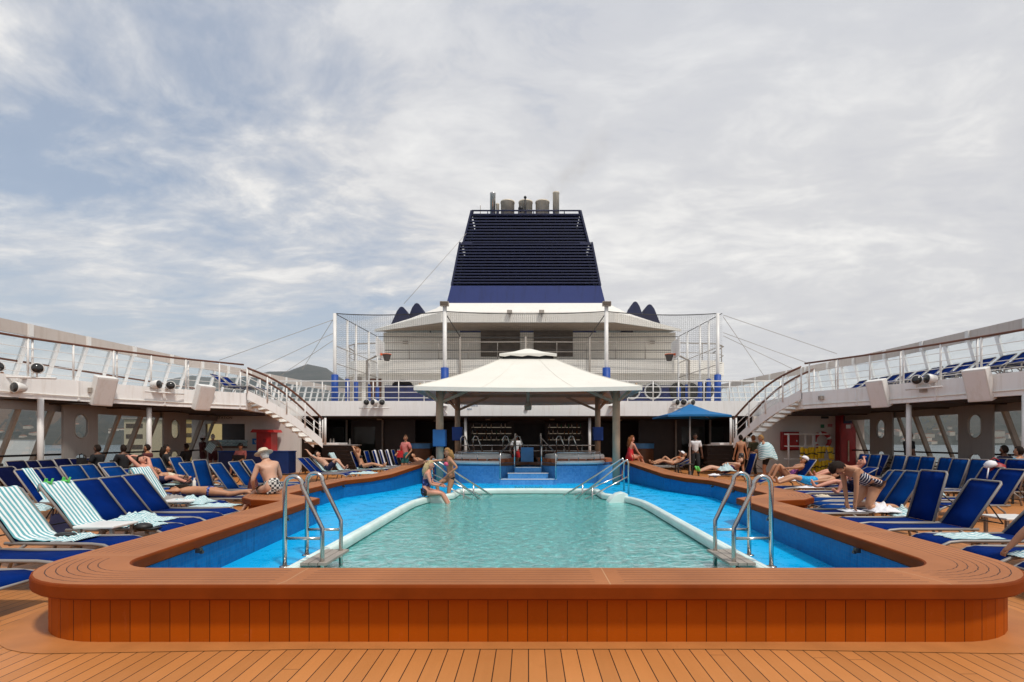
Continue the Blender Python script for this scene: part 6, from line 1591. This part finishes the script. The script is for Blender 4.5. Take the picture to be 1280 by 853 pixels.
tw = person('person in black shorts wrapped in a teal striped towel near the right stair', (wx(958, 18.4), 18.4, .92), R(75), **dict(STAND, torso=(0, .25, 1), hands=[(-.1, .3, .2), (.12, .36, .12)], headf=(0, 1, -.3)), skin='skin_tan', hair='hair_gold', wear=[('shorts', 'cloth_black')], fat=1.1)
b = MB(); rows, uv = [], []
for i in range(9):
    z = .50 - i * .075; rr = .165 + .017 * i + (.03 if i > 1 else -.06 * (1 - i)); row, ur = [], []
    for k in range(23):
        a = R(-160 + k * 320 / 22) + R(90 + 180); q = rr * (1.15 + .07 * math.sin(k * 1.7 + i * .6)); row.append((q * 1.15 * math.cos(a), q * .95 * math.sin(a) + .12 * (z), z - .05 * math.sin(k * .9) * (i / 8))); ur.append((k * .05, z + k * .012 + 2))
    rows.append(row); uv.append(ur)
b.strip(rows, uv); o = b.build('towel', 'towel_stripe', None, loc=tw.location); o.rotation_euler = (0, 0, R(75)); tag(o, 'teal striped towel wrapped round the shoulders of the person at the right stair', 'towel'); o.modifiers.new('t', 'SOLIDIFY').thickness = .01
person('woman in a white cap and violet print swimsuit reclining with raised knees at right', (7.55, 14.9, .47), R(90), **recline(36, feet=[(-.1, .48, -.05), (.1, .52, -.05)], hands=[(-.2, .1, .22), (.25, -.1, .05)]), skin='skin_tan', hair='hair_dark', hat=('cap', 'white_cloth'), fem=True, wear=[('onepiece', 'violet_print')])
person('shirtless man in bright blue trunks lying flat on a right lounger', (7.05, 12.75, .47), R(90), **recline(8), skin='skin_warm', hair='hair_dark', fat=1.12, wear=[('shorts', 'blue_trunks')])
person('dark haired woman in a striped swimsuit kneeling and bending forward on a right lounger', (5.66, 8.45, .80), R(98), torso=(0, .80, .42), front=(0, .4, -.9), headup=(0, .9, .05), headf=(0, -.1, -1), hands=[(-.10, .38, -.40), (.14, .32, -.40)], elbows=((-.6, -.5, .2), (.6, -.5, .2)), feet=[(-.12, -.26, -.38), (.14, -.24, -.38)], knees=((0, 1, -.2), (0, 1, -.2)), toes=((0, -1, -.1), (0, -1, -.1)), skin='skin_warm', hair='hair_dark', hs=1.36, wear=[('onepiece', 'navy_stripe')], fem=True)
person('sunbather in an orange swimsuit lying with bent arms in the right second row', (9.35, 15.2, .47), R(90), **recline(28, hands=[(-.2, -.5, .5), (.3, -.2, .3)], elbows=((-1, 0, .6), (1, 0, 0))), skin='skin_pink', hair='hair_dark', fem=True, wear=[('onepiece', 'cloth_orange')])
s, xh, yc, a = tE
person('sunbather mostly hidden behind the kneeling woman, one bare foot stretched out', (6.95, 10.75, .47), R(90), **recline(6, feet=[(-.1, .50, -.05), (.1, .84, .04)]), skin='skin_pink', hair='hair_brown', wear=[('shorts', 'cloth_navy')])
person('person in dark navy seated under the right balcony by the second porthole pillar', (12.9, 13.85, .56), R(15), **seated(), skin='skin_brown', hair='hair_dark', wear=[('tee', 'cloth_navy'), ('trousers', 'cloth_black')])
person('person in a blue shirt seated at the far right edge behind the loungers', (11.62, 12.1, .56), R(20), **seated(), skin='skin_tan', hair='hair_dark', wear=[('tee', 'cloth_blue'), ('trousers', 'cloth_black')])
person('dark clad person standing beside the right white post', (wx(1136, 16.9), 16.9, .93), R(-100), **STAND, skin='skin_brown', hair='hair_dark', wear=[('tee', 'cloth_black'), ('trousers', 'cloth_black')], h=1.82)
person('person at the right picture edge leaning back on one planted hand', (5.52, 4.95, .46), R(-90), torso=(0, -.6, .8), hands=[(-.28, -.62, -.06), (.24, .3, .1)], elbows=((-.3, -1, .4), (1, -.3, 0)), feet=[(-.1, .84, -.05), (.1, .84, -.05)], palm=(0, .1, -1), skin='skin_tan', hair='hair_dark', wear=[('shorts', 'cloth_navy')])
person('person in a terracotta top leaning on the upper left railing beside the spotlights', (-15.0, 14.1, 3.28 + .5), R(-110), **seated(hands=[(-.16, .3, .25), (.16, .3, .25)]), skin='skin_tan', hair='hair_dark', hat=('sun', 'cloth_grey'), wear=[('tee', 'terracotta'), ('shorts', 'cloth_black')])
b = MB(); b.bx((-.04, -.006, -.07), (.04, .006, .07)); o = b.build('phone', 'black', None, loc=(-2.20, 13.02, .40)); o.rotation_euler = (R(-40), 0, R(-82)); tag(o, 'black phone in the hands of the blonde woman on the pool rim', 'phone')
# ------------------------------------------------------------------ sky, sun, camera
b = MB(); b.bx((-9600, -9600, -24), (9600, 9600, 820)); o = b.build('haze', mat('haze_air', (1, 1, 1))); tag(o, kind='stuff')
m_ = MATS['haze_air']; nt = m_.node_tree; nt.nodes.clear(); out_ = nt.nodes.new('ShaderNodeOutputMaterial')
pv_ = nt.nodes.new('ShaderNodeVolumePrincipled'); pv_.inputs['Color'].default_value = (.86, .90, .97, 1); pv_.inputs['Density'].default_value = 5e-5; pv_.inputs['Anisotropy'].default_value = .2
nt.links.new(pv_.outputs[0], out_.inputs['Volume'])
W = bpy.data.worlds.new('World'); scene.world = W; W.use_nodes = True
nt = W.node_tree; bg = nt.nodes['Background']
SUN_EL, SUN_AZ = 60, 142           # azimuth clockwise from +Y: behind the camera, to the right
sky = nt.nodes.new('ShaderNodeTexSky'); sky.sky_type = 'NISHITA'; sky.sun_disc = False
sky.sun_elevation = R(SUN_EL); sky.sun_rotation = R(SUN_AZ); sky.air_density = 1.2; sky.dust_density = 2.0
gen = N(nt, 'ShaderNodeTexCoord').outputs['Generated']; s = sep(nt, gen)
zz = math_(nt, 'ADD', math_(nt, 'MAXIMUM', s[2], 0.0), .16)
cb = nt.nodes.new('ShaderNodeCombineXYZ'); nt.links.new(math_(nt, 'DIVIDE', s[0], zz), cb.inputs[0]); nt.links.new(math_(nt, 'DIVIDE', s[1], zz), cb.inputs[1]); cb.inputs[2].default_value = 4.2
rotm = nt.nodes.new('ShaderNodeMapping'); rotm.inputs['Rotation'].default_value = (0, 0, R(24)); rotm.inputs['Scale'].default_value = (.8, 1.25, 1); nt.links.new(cb.outputs[0], rotm.inputs[0])
warp = N(nt, 'ShaderNodeTexNoise', Scale=.9, Detail=4); nt.links.new(rotm.outputs[0], warp.inputs['Vector'])
wv = nt.nodes.new('ShaderNodeVectorMath'); wv.operation = 'MULTIPLY_ADD'; nt.links.new(warp.outputs['Color'], wv.inputs[0]); wv.inputs[1].default_value = (.7, .7, 0); nt.links.new(rotm.outputs[0], wv.inputs[2])
n1 = noise_out(nt, wv.outputs[0], 1.35, 9, .58); n2 = noise_out(nt, wv.outputs[0], 6.0, 8, .62)
cl = math_(nt, 'ADD', math_(nt, 'MULTIPLY', n1, .68), math_(nt, 'MULTIPLY', n2, .32))
lft = math_(nt, 'MULTIPLY', math_(nt, 'SUBTRACT', s[0], -.02), .20)
cov = ramp(nt, math_(nt, 'ADD', cl, lft), [(.33, .26), (.48, 1.0)])
shade = ramp(nt, math_(nt, 'ADD', math_(nt, 'MULTIPLY', n2, .5), math_(nt, 'MULTIPLY', n1, .5)), [(.34, (5.45, 5.5, 5.8)), (.5, (6.25, 6.25, 6.35)), (.64, (8.0, 7.9, 7.7))])
skyc = mixc(nt, .25, sky.outputs[0], (3.5, 4.9, 6.9))
colr = mixc(nt, cov, skyc, shade)
hz = ramp(nt, s[2], [(.0, 1.0), (.30, 0.0)])
colr = mixc(nt, math_(nt, 'MULTIPLY', hz, .6), colr, (6.1, 6.05, 6.05))
colr = mixc(nt, ramp(nt, s[2], [(.40, 0.0), (.66, .42)]), colr, (4.4, 4.75, 5.5))
nt.links.new(colr, bg.inputs['Color']); bg.inputs['Strength'].default_value = .118
sl = bpy.data.lights.new('sun', 'SUN'); sl.energy = 2.7; sl.angle = R(6); sl.color = (1.0, .95, .87)
so = bpy.data.objects.new('sun', sl); COL.objects.link(so)
d = V((math.sin(R(SUN_AZ)) * math.cos(R(SUN_EL)), math.cos(R(SUN_AZ)) * math.cos(R(SUN_EL)), math.sin(R(SUN_EL))))
so.rotation_euler = d.to_track_quat('Z', 'Y').to_euler(); so.location = (20, -20, 40)
cam = bpy.data.cameras.new('camera'); cam.lens = 18.0; cam.sensor_width = 36; cam.sensor_fit = 'HORIZONTAL'
cam.shift_x = -(CX - 640) / 1280; cam.shift_y = (CY - 426.5) / 1280; cam.clip_start = .05; cam.clip_end = 20000
co = bpy.data.objects.new('camera', cam); COL.objects.link(co); co.location = (0, 0, EYE); co.rotation_euler = (R(90), 0, 0); scene.camera = co
vs = scene.view_settings; vs.view_transform = 'Standard'; vs.look = 'None'; vs.exposure = 0.0; vs.gamma = 1.0; vs.use_curve_mapping = False
scene.cycles.max_bounces = 8; scene.cycles.diffuse_bounces = 3; scene.cycles.transparent_max_bounces = 24; scene.cycles.caustics_reflective = False; scene.cycles.caustics_refractive = False
scene.cycles.volume_bounces = 0; scene.cycles.use_denoising = True
